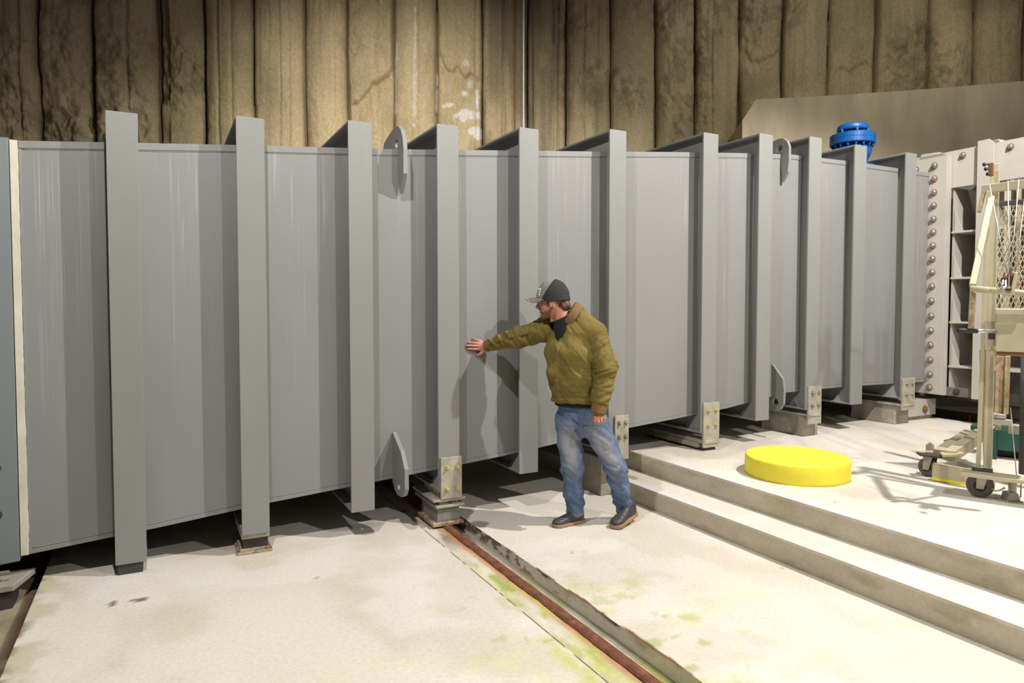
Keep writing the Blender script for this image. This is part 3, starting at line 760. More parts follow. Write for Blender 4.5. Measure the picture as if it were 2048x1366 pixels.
# ================================================================== CREAM GATE FRAME
gate = thing('gate_frame', 'cream-painted steel gate frame with a column of bolts and open shelves', 'frame', D0, ANG)
S0 = 5.495
m = MB(); m.box(S0, S0 + .028, -.055, 2.9, .612, 3.325); fp = m.build('flange_plate', M['cream'], gate, bev=.003)
m = MB(); m.box(S0 + .032, S0 + .085, -.060, 2.9, .606, 3.332); m.build('backing_plate', M['cream'], gate, bev=.003)
ys = [333, 359, 386, 412, 439, 465, 492, 518, 545, 573, 602, 632, 661, 690, 720, 749, 775]
for y in ys:
    z = on_s(1862, y, S0)[1]; b = MB()
    b.tube([(S0, .085, z), (S0 - .045, .085, z)], .017, 12); hexbolt(b, (S0, .085, z), (-1, 0, 0), .028, .036)
    b.build('bolt', M['steelbolt'], fp)
b = MB(); hexbolt(b, (S0, .30, on_s(1845, 338, S0)[1]), (-1, 0, 0), .028, .036); b.build('bolt', M['steelbolt'], fp)
SB = S0 + .10
zo1 = on_s(1925, 373, SB)[1]; zo0 = .60; ztop = 3.37
# front sheet made of top bar, column flange and sill; compartments open behind it
m = MB(); m.box(SB, SB + .03, -2.2, .6, zo1, ztop + .01); tb = m.build('top_bar', M['cream'], gate, bev=.003)
for px, py in ((1926, 311), (2021, 294)):
    d, z = on_s(px, py, SB); b = MB(); hexbolt(b, (SB, d, z), (-1, 0, 0), .026, .03); b.tube([(SB, d, z), (SB - .04, d, z)], .015, 10); b.build('bolt', M['steelbolt'], tb)
m = MB(); m.box(SB, SB + .03, -.36, .1, .60, .70); sb = m.build('sill_bar', M['cream_shade'], gate, bev=.003)
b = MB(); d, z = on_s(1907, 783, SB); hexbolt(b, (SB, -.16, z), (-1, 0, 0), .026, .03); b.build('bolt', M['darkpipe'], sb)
def column(d0, d1, name='column_flange'):
    m = MB(); c_ = .05
    m.prism([(SB - .06, d0, .62 + c_), (SB - .06, d0 + c_, .60), (SB - .06, d1, .60), (SB - .06, d1, ztop + .05), (SB - .06, d0 + c_, ztop + .05), (SB - .06, d0, ztop)], (.022, 0, 0))
    m.build(name, M['cream'], gate, bev=.003)
    m = MB(); m.box(SB - .04, SB + .5, (d0 + d1) / 2 - .012, (d0 + d1) / 2 + .012, .62, ztop + .02); m.build('column_web', M['cream'], gate)
# d grows away from the camera: left edge in the picture has the larger d
column(-.515, -.350)
m = MB(); m.prism([(SB - .02, -.35, ztop + .04), (SB - .02, -.53, ztop + .04), (SB + .10, -.62, 3.2), (SB + .10, -.62, ztop)], (.02, 0, 0)); m.build('cap_gusset', M['cream'], gate)
m = MB(); m.prism([(S0 + .1, .36, 3.30), (S0 + .1, .30, 3.41), (S0 + .1, .10, 3.40), (S0 + .1, -.02, 3.33)], (.03, 0, 0)); m.build('cap_gusset', M['cream'], gate)
m = MB(); m.box(SB + .52, SB + .55, -2.4, 1.2, .5, 3.3); m.build('back_sheet', M['cream_shade'], gate)
m = MB(); m.box(SB + .03, SB + .53, -.075, -.055, .6, zo1); m.build('side_sheet', M['cream'], gate)
for y in (464, 556, 645, 734):
    z = on_s(1915, y, SB)[1]
    m = MB(); m.box(SB + .0, SB + .52, -.50, -.06, z - .012, z + .010); m.build('shelf', M['cream'], gate, bev=.002)
    m = MB(); m.box(SB + .0, SB + .52, -1.6, -.52, z - .012, z + .012); m.build('shelf', M['cream'], gate, bev=.002)
    m = MB(); m.prism([(SB + .02, -.08, z + .01), (SB + .02, -.17, z + .01), (SB + .02, -.08, z + .26)], (.02, 0, 0)); m.build('shelf_gusset', M['cream'], gate)
m = MB(); m.box(SB - .02, SB + .05, -1.6, -1.0, .62, ztop); m.build('side_panel', M['cream'], gate)

# ================================================================== MATERIAL LIFT
lift = thing('material_lift', 'cream rust-stained lift cart on casters with mesh guard and cables, cut by the picture edge', 'lift cart', (at(2000, 960, 4.7).x, 4.7, U))
LO = lift.location
def L(px, py, Y): return at(px, py, Y) - LO
px1 = lambda n, Y: n / FPX * Y / 1.2
VD = Vector((.63, .77, 0)); UD = Vector((.77, -.63, 0))   # the cart stands turned to face the camera side
def slab(m, O_, x0, x1, y0, y1, Y, dep):
    a = at(x0, y1, Y) - O_; b = at(x0, y0, Y) - O_; w = UD * ((x1 - x0) / FPX * Y / 1.21); return m.prism([a, a + w, b + w, b], VD * dep)
m = MB(); m.bar(L(1975, 938, 4.8), L(1991, 328, 4.8), .050, .05, VD); po = m.build('mast', M['liftcream'], lift, bev=.004)
m = MB(); m.bar(L(1956, 942, 4.70), L(1978, 382, 4.70), .026, .03, VD); m.build('front_post', M['liftcream'], lift, bev=.003)
m = MB(); m.bar(L(1966, 700, 4.86), L(1975, 935, 4.88), .045, .03, VD); m.build('side_strap', M['liftrust'], lift, bev=.003)
m = MB(); m.bar(L(1966, 379, 4.80), L(2085, 363, 4.50), .05, .055); m.build('top_beam', M['liftcream'], lift, bev=.004)
m = MB(); m.bar(L(1970, 374, 4.85), L(1958, 424, 4.85), .022, .05, VD); m.build('top_bracket', M['liftrust'], lift, bev=.002)
m = MB(); m.bar(L(1982, 326, 4.72), L(1982, 352, 4.72), .03, .04, VD); bk = m.build('bolt_block', M['rustpipe'], lift, bev=.004)
for x, y in ((1967, 329), (1970, 338), (1974, 348)):
    m = MB(); m.tube([L(x, y, 4.70), L(1982, y - 1, 4.72)], .006, 8); m.tube([L(x, y, 4.70), L(x + 3, y, 4.70)], .013, 8); m.build('bolt', M['darkpipe'], bk)
m = MB(); m.bar(L(1983, 395, 4.70), L(1945, 572, 4.42), .038, .04, VD); m.build('bail_arm', M['liftcream'], lift, bev=.006)
m = MB(); m.tube([L(1940, 577, 4.40), L(2090, 590, 4.2)], .021, 14); m.build('bail_tube', M['liftcream'], lift, True)
m = MB(); m.bar(L(1946, 584, 4.43), L(1942, 657, 4.45), .034, .03, VD); m.build('bail_strut', M['liftrust'], lift, bev=.004)
m = MB(); m.bar(L(1985, 409, 5.0), L(2095, 399, 4.9), .02, .034); m.build('guard_rail', M['black'], lift, bev=.003)
# expanded-metal guard
m = MB(); rows = 27
for i in range(rows + 1):
    y = 414 + i * 10.2; n = 22; pts = []
    for k in range(n + 1):
        x = 1985 + k * 4.6; pts.append(L(x, y + (5.1 if (k + i) % 2 else -5.1) - (x - 1985) * .06, 5.0))
    for p, q in zip(pts, pts[1:]): m.bar(p, q, .006, .004)
m.build('mesh_guard', M['liftcream'], lift)
for x0, x1, mm, Y in ((2006, 2019, 'liftcream', 5.12), (2030, 2040, 'liftrust', 5.2), (1987, 1994, 'liftrust', 5.2), (2045, 2060, 'darkpipe', 5.2)):
    m = MB(); m.bar(L((x0 + x1) / 2 + 3, 372, Y), L((x0 + x1) / 2 - 2, 700, Y), px1(x1 - x0, Y), .03, VD); m.build('guard_post', M[mm], lift, bev=.003)
m = MB()
for p, q in (((1979, 368, 4.55), (2013, 545, 4.28)), ((2016, 362, 4.5), (2019, 548, 4.28)), ((2038, 359, 4.45), (2021, 548, 4.28)), ((2052, 372, 4.4), (2031, 552, 4.28)), ((2001, 586, 4.5), (2003, 618, 4.5)), ((2021, 815, 4.6), (2033, 950, 4.55))):
    m = MB(); m.tube([L(*p), L(*q)], .0032, 8); m.build('cable', M['cable'], lift, True)
q90 = UD.to_track_quat('Z', 'Y').to_matrix()
for x, y, rr_ in ((2011, 560, .052), (2025, 556, .056)):
    m = MB(); m.lathe([(rr_ * .8, -.012), (rr_, -.010), (rr_ * .8, 0), (rr_, .010), (rr_ * .8, .012)], 28, L(x, y, 4.26), q90); m.build('sheave', M['pulley'], lift, True)
m = MB(); m.bar(L(2033, 545, 4.22), L(2024, 588, 4.22), .02, .05, VD); m.build('pulley_cheek', M['liftcream'], lift, bev=.006)
m = MB(); m.tube([L(2006, 560, 4.18), L(2004, 574, 4.17), L(2008, 580, 4.17), L(2012, 574, 4.17), L(2011, 560, 4.18)], .006, 8); m.lathe([(.012, 0), (.014, .008), (.004, .014)], 12, L(2008, 577, 4.16)); m.build('shackle', M['chrome'], lift, True)
# winch box
m = slab(MB(), LO, 1990, 2100, 617, 703, 4.5, .25); m.build('winch_box', M['liftcream'], lift, bev=.008)
m = slab(MB(), LO, 1993, 2100, 703, 711, 4.51, .24); m.build('box_ledge', M['rustpipe'], lift, bev=.003)
m = MB(); m.tube([L(1917, 661, 4.38), L(1953, 662, 4.42)], .0155, 12); hd = m.build('lever_grip', M['black'], lift, True)
m = MB(); m.tube([L(1952, 662, 4.42), L(1990, 662, 4.5)], .013, 12); m.build('lever_rod', M['chrome'], hd, True)
for x0, x1, y0, y1, Y, mm in ((1976, 1990, 667, 678, 4.62, 'darkpipe'), (1976, 1990, 679, 692, 4.62, 'liftcream'), (1977, 1996, 701, 711, 4.64, 'liftcream'), (1985, 2011, 828, 836, 5.0, 'cream'), (1985, 2024, 838, 849, 5.0, 'cream'), (2016, 2042, 850, 867, 5.05, 'cream'), (1990, 2001, 850, 860, 5.1, 'liftrust')):
    m = slab(MB(), LO, x0, x1, y0, y1, Y, .08); m.build('bracket', M[mm], lift, bev=.002)
m = MB(); m.bar(L(2001, 712, 5.05), L(1997, 828, 5.05), px1(17, 5.05), .05, VD); m.build('rear_post', M['liftrust'], lift, bev=.004)
m = MB(); m.bar(L(2016, 712, 5.0), L(2012, 828, 5.0), px1(10, 5.0), .04, VD); m.build('rear_post', M['liftrust'], lift, bev=.004)
m = MB(); m.tube([L(2054, 705, 4.9), L(2049, 948, 4.9)], .036, 16); m.build('ram', M['darkpipe'], lift, True)
# chassis
m = MB(); m.bar(L(1924, 944, 4.66), L(2100, 967, 4.36), .15, .026); m.build('base_plate', M['liftcream'], lift, bev=.004)
m = MB(); m.bar(L(1866, 942, 5.12), L(1990, 963, 4.86), .07, .118); lg = m.build('leg_beam', M['liftcream'], lift, bev=.005)
p_, q_ = L(1866, 942, 5.12), L(1990, 963, 4.86); dz = Vector((0, 0, -.050))
m = MB(); m.bar(p_ + dz, q_ + dz, .073, .022); pb = m.build('paint_band', M['yellow'], lg); pb['label'] = 'worn yellow band'
m = MB(); m.bar(L(1878, 908, 5.25), L(1940, 868, 5.75), .085, .07); m.build('leg_beam', M['liftcream'], lift, bev=.005)
m = MB(); m.bar(L(1900, 912, 5.12), L(1962, 868, 5.60), .075, .085); m.build('leg_beam', M['liftcream'], lift, bev=.005)
m = MB(); m.bar(L(1893, 885, 5.52), L(1925, 878, 5.50), .10, .022); m.build('clamp_plate', M['liftrust'], lift, bev=.003)
m = MB(); m.bar(L(1882, 909, 5.15), L(1925, 907, 5.10), .10, .02); m.build('clamp_plate', M['liftcream'], lift, bev=.003)
m = MB(); a_ = L(1853, 896, 5.3); m.prism([a_ + Vector((0, 0, -.02)), a_ + Vector((.06, 0, -.02)), a_ + Vector((.06, 0, .02)), a_ + Vector((.03, 0, .045)), a_ + Vector((0, 0, .025))], (0, .01, 0)); m.build('stop_tab', M['liftrust'], lift)
def caster(c, yaw, r, top, parent=lift):
    e = MB(); Rz = Matrix.Rotation(yaw, 3, 'Z') @ Matrix.Rotation(math.pi / 2, 3, 'X')
    c = Vector(c)
    e.lathe([(r * .45, -.028), (r * .86, -.028), (r * .97, -.018), (r, 0), (r * .97, .018), (r * .86, .028), (r * .45, .028)], 32, c, Rz)
    w_ = e.build('caster', M['greyrub'], parent, True)
    h = MB(); h.lathe([(r * .46, -.030), (r * .46, .030)], 20, c, Rz); h.build('hub', M['black'], w_, True)
    Y_ = Matrix.Rotation(yaw, 3, 'Z')
    for s in (-1, 1):
        f_ = MB(); pts = [Vector((-.022, s * .038, -.018)), Vector((.022, s * .038, -.018)), Vector((.05, s * .038, top)), Vector((-.02, s * .038, top))]
        f_.prism([c + Y_ @ p for p in pts], Y_ @ Vector((0, s * .005, 0))); f_.build('fork', M['bracket'], w_, bev=.002)
    f_ = MB(); f_.prism([c + Y_ @ Vector(p) for p in ((-.05, -.05, top), (.07, -.05, top), (.07, .05, top), (-.05, .05, top))], (0, 0, .012)); f_.build('top_plate', M['darkpipe'], w_, bev=.002)
cf = at(1960, 970, 4.66); caster((cf.x - LO.x, cf.y - LO.y, .082), math.radians(-35), .082, .10)
cb = at(1857, 930, 5.24); caster((cb.x - LO.x, cb.y - LO.y, .072), math.radians(-60), .072, .088)
m = MB(); m.bar(L(1836, 908, 5.24), L(1880, 912, 5.2), .10, .014); m.build('caster_plate', M['darkpipe'], lift, bev=.003)
# levelling jack
jp = at(2022, 994, 4.56) - LO
m = MB(); m.tube([(jp.x + .01, jp.y, .03), (jp.x + .01, jp.y, .16)], .022, 14); jk = m.build('levelling_jack', M['cream'], lift, True)
m = MB(); m.prism([(jp.x - .05, jp.y - .04, .012), (jp.x + .04, jp.y - .04, .012), (jp.x + .025, jp.y - .03, .062), (jp.x - .032, jp.y - .03, .062)], (0, .07, 0)); m.build('foot', M['chrome'], jk, bev=.003)
m = MB(); m.box(jp.x - .07, jp.x + .05, jp.y - .05, jp.y + .05, 0, .010); m.build('pad', M['bracket'], jk)
for s in (-1, 1):
    m = MB(); m.tube([(jp.x + .01 + s * .04, jp.y - .02, .03), (jp.x + .01 + s * .04, jp.y - .02, .15)], .005, 8); m.build('guide_rod', M['steelbolt'], jk, True)
m = MB(); m.tube([L(1983, 975, 4.6), L(1990, 982, 4.58), L(2000, 981, 4.57), L(2010, 975, 4.56)], .006, 8); m.build('brake_rod', M['chrome'], lift, True)

# green machine behind the lift
gu = thing('pump_unit', 'dark green machine frame standing behind the lift cart mast', 'machine', (at(2015, 940, 6.0).x, 6.0, U))
GO = gu.location
def at_floor_y(Y): return 615 + (CAMH - U - .004) / Y * FPX
def G(px, py, Y): return at(px, py, Y) - GO
def gbox(name, x0, x1, y0, y1, Y, dep, mm, bev=.004):
    y1 = min(y1, at_floor_y(Y)); m = slab(MB(), GO, x0, x1, y0, y1, Y, dep); return m.build(name, M[mm], gu, bev=bev)
gbox('top_panel', 1986, 2100, 858, 899, 5.85, .5, 'green'); gbox('base', 1984, 2100, 927, 950, 5.85, .5, 'green')
gbox('corner_post', 1984, 1993, 862, 940, 5.83, .03, 'green'); gbox('corner_post', 2036, 2045, 870, 940, 5.83, .03, 'green')
gbox('slot', 2009, 2036, 883, 888, 5.845, .01, 'cream'); gbox('core', 1994, 2036, 899, 927, 5.95, .3, 'darkpipe'); gbox('grip_bar', 1996, 2036, 913, 917, 5.9, .02, 'liftrust')
gbox('side_box', 1941, 1960, 851, 878, 6.05, .18, 'green')
gbox('mount_bar', 1944, 1990, 926, 934, 5.88, .06, 'green')

# ================================================================== PERSON
def V3(v): return np.array((v[0], v[1], v[2]), float)
def Pw(px, py, Y): return V3(at(px, py, Y))
def on_d(px, py, d):
    r = ray(px, py); o = Vector((0, 0, CAMH)); t = (W(0, d, 0) - o).dot(NV) / r.dot(NV); return V3(o + r * t)
def rcone(p, a, b, ra, rb):
    ba = b - a; h = np.clip(((p - a) @ ba) / (ba @ ba), 0, 1)
    return np.linalg.norm(p - a - h[:, None] * ba, axis=1) - (ra + (rb - ra) * h)
def econe(p, a, b, wa, wb, lat, fr):
    """cone with an oval section: (half width, half depth) at both ends"""
    ba = b - a; L_ = np.linalg.norm(ba); h = np.clip(((p - a) @ ba) / (L_ * L_), 0, 1); q = p - a - h[:, None] * ba
    Wd = wa[0] + (wb[0] - wa[0]) * h; Dd = wa[1] + (wb[1] - wa[1]) * h
    ax = ba / L_; z = q @ ax; k = np.sqrt(((q @ lat) / Wd) ** 2 + ((q @ fr) / Dd) ** 2 + (z / np.minimum(Wd, Dd)) ** 2)
    return (k - 1) * np.minimum(Wd, Dd)
def ell(p, c, r, Rm=None):
    q = p - c
    if Rm is not None: q = q @ Rm
    r = np.array(r, float); k = np.sqrt(((q / r) ** 2).sum(1)); k2 = np.sqrt(((q / (r * r)) ** 2).sum(1))
    return k * (k - 1) / np.maximum(k2, 1e-6)
def smin(a, b, k):
    h = np.clip(.5 + .5 * (b - a) / k, 0, 1); return b + (a - b) * h - k * h * (1 - h)
def smax(a, b, k): return -smin(-a, -b, k)

def surface_net(f, lo, hi, h):
    """closed smooth surface f = 0 as vertices and quads"""
    B = 12; lo = np.array(lo, float); n = np.ceil((np.array(hi) - lo) / h / B).astype(int) * B
    nb = n // B; F_ = np.ones(n + 1, np.float32) * 9
    ci = np.stack(np.meshgrid(*[np.arange(k) for k in nb], indexing='ij'), -1).reshape(-1, 3)
    cen = lo + (ci * B + B / 2) * h
    dc = f(cen); near = np.abs(dc) < B * h * 1.45
    g = np.stack(np.meshgrid(*[np.arange(B + 1)] * 3, indexing='ij'), -1).reshape(-1, 3)
    for c, dv, nr in zip(ci, dc, near):
        sl = tuple(slice(c[k] * B, c[k] * B + B + 1) for k in range(3))
        if nr: F_[sl] = f(lo + (c * B + g) * h).reshape(B + 1, B + 1, B + 1)
        elif dv < 0:
            sub = F_[sl]; sub[sub == 9] = -9
    I = F_ < 0; cnt = np.zeros(n, np.int8)
    cor = [(a, b, c) for a in (0, 1) for b in (0, 1) for c in (0, 1)]
    for a, b, c in cor: cnt += I[a:a + n[0], b:b + n[1], c:c + n[2]]
    cells = np.argwhere((cnt > 0) & (cnt < 8)); vid = -np.ones(n, np.int64); vid[tuple(cells.T)] = np.arange(len(cells))
    acc = np.zeros((len(cells), 3)); num = np.zeros(len(cells))
    for a in cor:
        for ax in range(3):
            if a[ax]: continue
            b = list(a); b[ax] = 1
            fa = F_[tuple((cells + a).T)]; fb = F_[tuple((cells + b).T)]; m_ = (fa < 0) != (fb < 0)
            t = np.clip(fa / np.where(fa == fb, 1, fa - fb), 0, 1); p = np.array(a, float) + np.zeros((len(cells), 3)); p[:, ax] = t
            acc += p * m_[:, None]; num += m_
    V_ = lo + (cells + acc / np.maximum(num, 1)[:, None]) * h
    Q = []
    for ax in range(3):
        u, w = (ax + 1) % 3, (ax + 2) % 3
        sl0 = [slice(1, n[k]) for k in range(3)]; sl0[ax] = slice(0, n[ax]); s1 = list(sl0); s1[ax] = slice(1, n[ax] + 1)
        A_, B_ = I[tuple(sl0)], I[tuple(s1)]
        for flip, msk in ((False, A_ & ~B_), (True, ~A_ & B_)):
            e = np.argwhere(msk); e[:, u] += 1; e[:, w] += 1
            def at_(du, dw):
                c = e.copy(); c[:, u] += du; c[:, w] += dw; return vid[tuple(c.T)]
            q = np.stack([at_(-1, -1), at_(0, -1), at_(0, 0), at_(-1, 0)], 1)
            Q.append(q[:, ::-1] if flip else q)
    Q = np.concatenate(Q); Q = Q[(Q >= 0).all(1)]
    return V_, Q
def relax(V_, Q, it, k=.5):
    e = np.concatenate([Q[:, [0, 1]], Q[:, [1, 2]], Q[:, [2, 3]], Q[:, [3, 0]]]); e = np.concatenate([e, e[:, ::-1]])
    deg = np.bincount(e[:, 0], minlength=len(V_)).astype(float)
    for _ in range(it):
        s = np.stack([np.bincount(e[:, 0], V_[e[:, 1], c], len(V_)) for c in range(3)], 1) / np.maximum(deg, 1)[:, None]
        V_ = V_ + (s - V_) * k
    return V_
def vnormals(V_, Q):
    n = np.cross(V_[Q[:, 2]] - V_[Q[:, 0]], V_[Q[:, 3]] - V_[Q[:, 1]]); out = np.zeros_like(V_)
    for k in range(4): np.add.at(out, Q[:, k], n)
    return out / np.maximum(np.linalg.norm(out, axis=1), 1e-9)[:, None]
ORG = np.zeros(3)
def net_obj(name, V_, Q, m, parent, col=None, fmat=None):
    me = bpy.data.meshes.new(name); V_ = V_ - ORG
    me.vertices.add(len(V_)); me.vertices.foreach_set('co', V_.reshape(-1).astype(np.float32))
    me.loops.add(Q.size); me.loops.foreach_set('vertex_index', Q.reshape(-1).astype(np.int32))
    me.polygons.add(len(Q)); me.polygons.foreach_set('loop_start', np.arange(0, Q.size, 4, dtype=np.int32))
    me.update(calc_edges=True)
    if col is not None: set_col(me, col)
    o = link(name, me, m, parent, True)
    if fmat is not None: me.polygons.foreach_set('material_index', fmat.astype(np.int32))
    return o
def nrm(v): v = np.array(v, float); return v / np.linalg.norm(v)
UPV = np.array((0, 0, 1.))
ya = math.radians(35); TF = np.array((-math.sin(ya), -math.cos(ya), 0)); TL = np.array((math.cos(ya), -math.sin(ya), 0))
# joints
hem, belly, chest, shc, neckb = Pw(1151, 802, 4.97), Pw(1146, 757, 4.95), Pw(1140, 705, 4.93), Pw(1145, 668, 4.93), Pw(1144, 642, 4.94)
RS, RE, RW = Pw(1101, 657, 5.04), Pw(1040, 673, 5.12), Pw(972, 692.5, 5.215)
RW = on_d(972, 692.5, .095)
LS, LE, LW = Pw(1191, 666, 4.85), Pw(1213, 738, 4.80), Pw(1199, 812, 4.77)
pel0, pel1 = Pw(1156, 800, 4.98), Pw(1163, 842, 4.99)
RH, RK, RA = Pw(1136, 842, 5.05), Pw(1144, 935, 5.00), Pw(1150, 1024, 5.065)
LH, LK, LA = Pw(1188, 842, 4.93), Pw(1231, 935, 4.97), Pw(1251, 1018, 5.10)
HC = Pw(1105, 599, 4.93); HS = 1.03
hy = math.radians(15); hp = math.radians(12)
hf0 = np.array((-math.cos(hy), math.sin(hy), 0)); HX = hf0 * math.cos(hp) - UPV * math.sin(hp); HZ = hf0 * math.sin(hp) + UPV * math.cos(hp); HY = np.cross(HZ, HX)
HM = np.stack([HX, HY, HZ], 1)        # columns: forward, his left, up
def hl(x, y, z): return HC + HM @ (np.array((x, y, z), float) * HS)
# ---- body: one continuous surface, slimmer than the clothes over it
def head_sdf(p):
    q = (p - HC) @ HM / HS; A_ = lambda *v: np.array(v, float); qa = q * np.array((1, 1, 1.)); qs = q.copy(); qs[:, 1] = np.abs(qs[:, 1])
    d = ell(q, A_(-.012, 0, .03), (.098, .077, .098))
    d = smin(d, ell(q, A_(.028, 0, -.03), (.070, .062, .085)), .03)
    d = smin(d, rcone(qs, A_(.0, .045, -.055), A_(.07, .012, -.098), .022, .020), .03)
    d = smin(d, ell(qs, A_(.060, .034, -.028), (.026, .024, .026)), .02)
    d = smin(d, ell(q, A_(.080, 0, .022), (.020, .052, .014)), .015)
    d = smin(d, ell(q, A_(.082, 0, -.098), (.022, .024, .020)), .015)
    d = smax(d, -(np.linalg.norm(qs - A_(.103, .032, .0), axis=1) - .016), .012)
    d = smin(d, rcone(q, A_(.090, 0, .012), A_(.118, 0, -.030), .008, .0125), .012)
    d = smin(d, np.linalg.norm(qs - A_(.108, .011, -.035), axis=1) - .0095, .008)
    d = smin(d, ell(q, A_(.092, 0, -.060), (.014, .024, .0065)), .006)
    d = smin(d, ell(q, A_(.090, 0, -.073), (.014, .021, .0075)), .005)
    e = ell(qs, A_(-.008, .081, -.036), (.021, .012, .034)); e = smax(e, -ell(qs, A_(-.004, .094, -.032), (.012, .008, .020)), .004)
    return smin(d, e, .006) * HS
knR = [on_d(*a) for a in ((958.5, 682, .112), (957, 687, .110), (956, 692, .110), (958, 698, .112))]
tipR = [on_d(*a) for a in ((945.5, 676.3, .131), (936.8, 684.5, .131), (933.5, 691, .131), (936, 697.6, .131))]
bR = [on_d(*a) for a in ((969, 688, .100), (969, 690.5, .098), (969, 693.5, .098), (969, 697, .100))]
knL = [Pw(*a) for a in ((1190.5, 835, 4.745), (1196.5, 836, 4.735), (1202.8, 835.5, 4.735), (1208, 833.5, 4.745))]
midL = [Pw(*a) for a in ((1190.5, 843, 4.735), (1196.8, 844, 4.725), (1203.3, 842.5, 4.725), (1208.8, 839.5, 4.74))]
tipL = [Pw(*a) for a in ((1191.5, 846.5, 4.765), (1197.5, 847.5, 4.755), (1203.6, 845.5, 4.755), (1208.5, 842, 4.768))]
rR = (.0072, .0082, .0088, .0086); rL = (.0088, .0092, .0088, .0076)
def body_sdf(p):
    d = head_sdf(p)
    d = smin(d, rcone(p, hl(-.020, 0, -.06), Pw(1133, 650, 4.93), .060, .070), .03)
    t = econe(p, hem, chest, (.13, .09), (.15, .10), TL, TF); t = smin(t, rcone(p, RS, LS, .045, .045), .05)
    d = smin(d, t, .05)
    for a, b, ra, rb in ((RS, RE, .045, .036), (RE, RW, .036, .027), (LS, LE, .045, .038), (LE, LW, .038, .028)): d = smin(d, rcone(p, a, b, ra, rb), .015)
    d = smin(d, econe(p, pel0, pel1, (.13, .09), (.13, .09), TL, TF), .03)
    for a, b, ra, rb in ((RH, RK, .075, .05), (RK, RA, .05, .036), (LH, LK, .075, .05), (LK, LA, .05, .036)): d = smin(d, rcone(p, a, b, ra, rb), .02)
    # right hand flat on the steel
    hr = 9 * np.ones(len(p))
    for b, k, t_, r in zip(bR, knR, tipR, rR):
        hr = smin(hr, rcone(p, b, k, .0150, .0125), .008)
    for b, k, t_, r in zip(bR, knR, tipR, rR):
        mj = k * .52 + t_ * .48 + V3(NV) * .003; f_ = np.minimum(rcone(p, k, mj, r * 1.15, r), rcone(p, mj, t_, r, r * .82)); hr = smin(hr, f_, .0035)
    th0, th1, th2 = on_d(967, 700.5, .100), on_d(961, 707.5, .112), on_d(953.8, 710.5, .128)
    hr = smin(hr, smin(rcone(p, th0, th1, .015, .0115), rcone(p, th1, th2, .011, .0085), .003), .006)
    hr = smin(hr, rcone(p, RW, on_d(966, 693, .100), .025, .020), .015)
    d = smin(d, hr, .008)
    # left hand, relaxed with fingers curled under
    hh = 9 * np.ones(len(p))
    for k in knL: hh = smin(hh, rcone(p, LW + (k - LW) * .25, k, .014, .0125), .010)
    for k, mj, t_, r in zip(knL, midL, tipL, rL): hh = smin(hh, np.minimum(rcone(p, k, mj, r * 1.2, r * 1.05), rcone(p, mj, t_, r * 1.05, r * .9)), .003)
    hh = smin(hh, rcone(p, Pw(1192, 826, 4.79), Pw(1187.5, 836, 4.80), .013, .011), .006); hh = smin(hh, rcone(p, Pw(1187.5, 836, 4.80), Pw(1189.5, 843, 4.785), .011, .009), .004)
    hh = smin(hh, rcone(p, Pw(1194, 818, 4.775), Pw(1203, 818, 4.77), .021, .021), .015)
    return smin(d, hh, .008)
ORG = np.array(((RA[0] + LA[0]) / 2, (RA[1] + LA[1]) / 2, 0.))
Vb, Qb = surface_net(body_sdf, (-.36, 4.60, .05), (1.05, 5.42, 1.86), .004)
Vb = relax(Vb, Qb, 1, .3)
person = net_obj('person', Vb, Qb, M['skin'], None); person.location = ORG
tag(person, 'bearded man in cap, olive jacket and jeans leaning his palm on the grey duct', 'person')

# ---- beard and hair
cpp = math.radians(6); CX = hf0 * math.cos(cpp) - UPV * math.sin(cpp); CZ = hf0 * math.sin(cpp) + UPV * math.cos(cpp); CY = np.cross(CZ, CX); CM = np.stack([CX, CY, CZ], 1)
CC = Pw(1107, 601, 4.93)

def beard_sdf(p):
    q = (p - HC) @ HM / HS; d = head_sdf(p) - .0025 - .004 * (fbm(q[:, 0] * 160, q[:, 1] * 160, q[:, 2] * 160, 2, 5) - .5)
    lowr = q[:, 2] - (-.070 + .45 * np.clip(.045 - q[:, 0], 0, .1))            # below the cheek line
    back_ = -(q[:, 0] + .018)
    under = -(q[:, 2] + .125)
    d = smax(d, smax(lowr, smax(back_, under, .006), .006), .004)
    mo = smax(head_sdf(p) - .004, ell(q, np.array((.098, 0, -.050)), (.02, .034, .008)), .003)
    sb = smax(head_sdf(p) - .004, ell(q, np.array((.024, .0, -.010)), (.010, .2, .045)), .004)
    return np.minimum(np.minimum(d, mo), sb)
lo = HC - .17; hi = HC + .17
V_, Q_ = surface_net(beard_sdf, lo, hi, .003)
net_obj('beard', V_, Q_, M['beard'], person)
def hair_sdf(p):
    q = (p - HC) @ HM / HS; r = .006 * (fbm(q[:, 0] * 70, q[:, 1] * 90, q[:, 2] * 25, 3, 9) - .5)
    d = smax(head_sdf(p) - .012 - r * 2, smax(q[:, 0] + .042, -(q[:, 2] + .080), .01), .01)
    d = smin(d, ell(q, np.array((-.078, .0, -.060)), (.040, .060, .042)) - r * 2, .03)
    ear = ell(np.abs(q) * np.array((1, 1, 1)) * np.array((1, 1, 1)), np.array((.014, .085, .008)), (.026, .02, .036))
    d = smax(d, ((p - CC) @ CM)[:, 2] + .002, .003); return d
V_, Q_ = surface_net(hair_sdf, lo, hi, .003)
net_obj('hair', V_, Q_, M['hair'], person)
for s in (-1, 1):
    m = MB(); m.lathe([(.001, -.0115), (.006, -.010), (.010, -.0055), (.0115, 0), (.010, .0055), (.006, .010), (.001, .0115)], 16, Vector(hl(.077, s * .030, -.002) - ORG)); m.build('eye', M['white'], person, True)

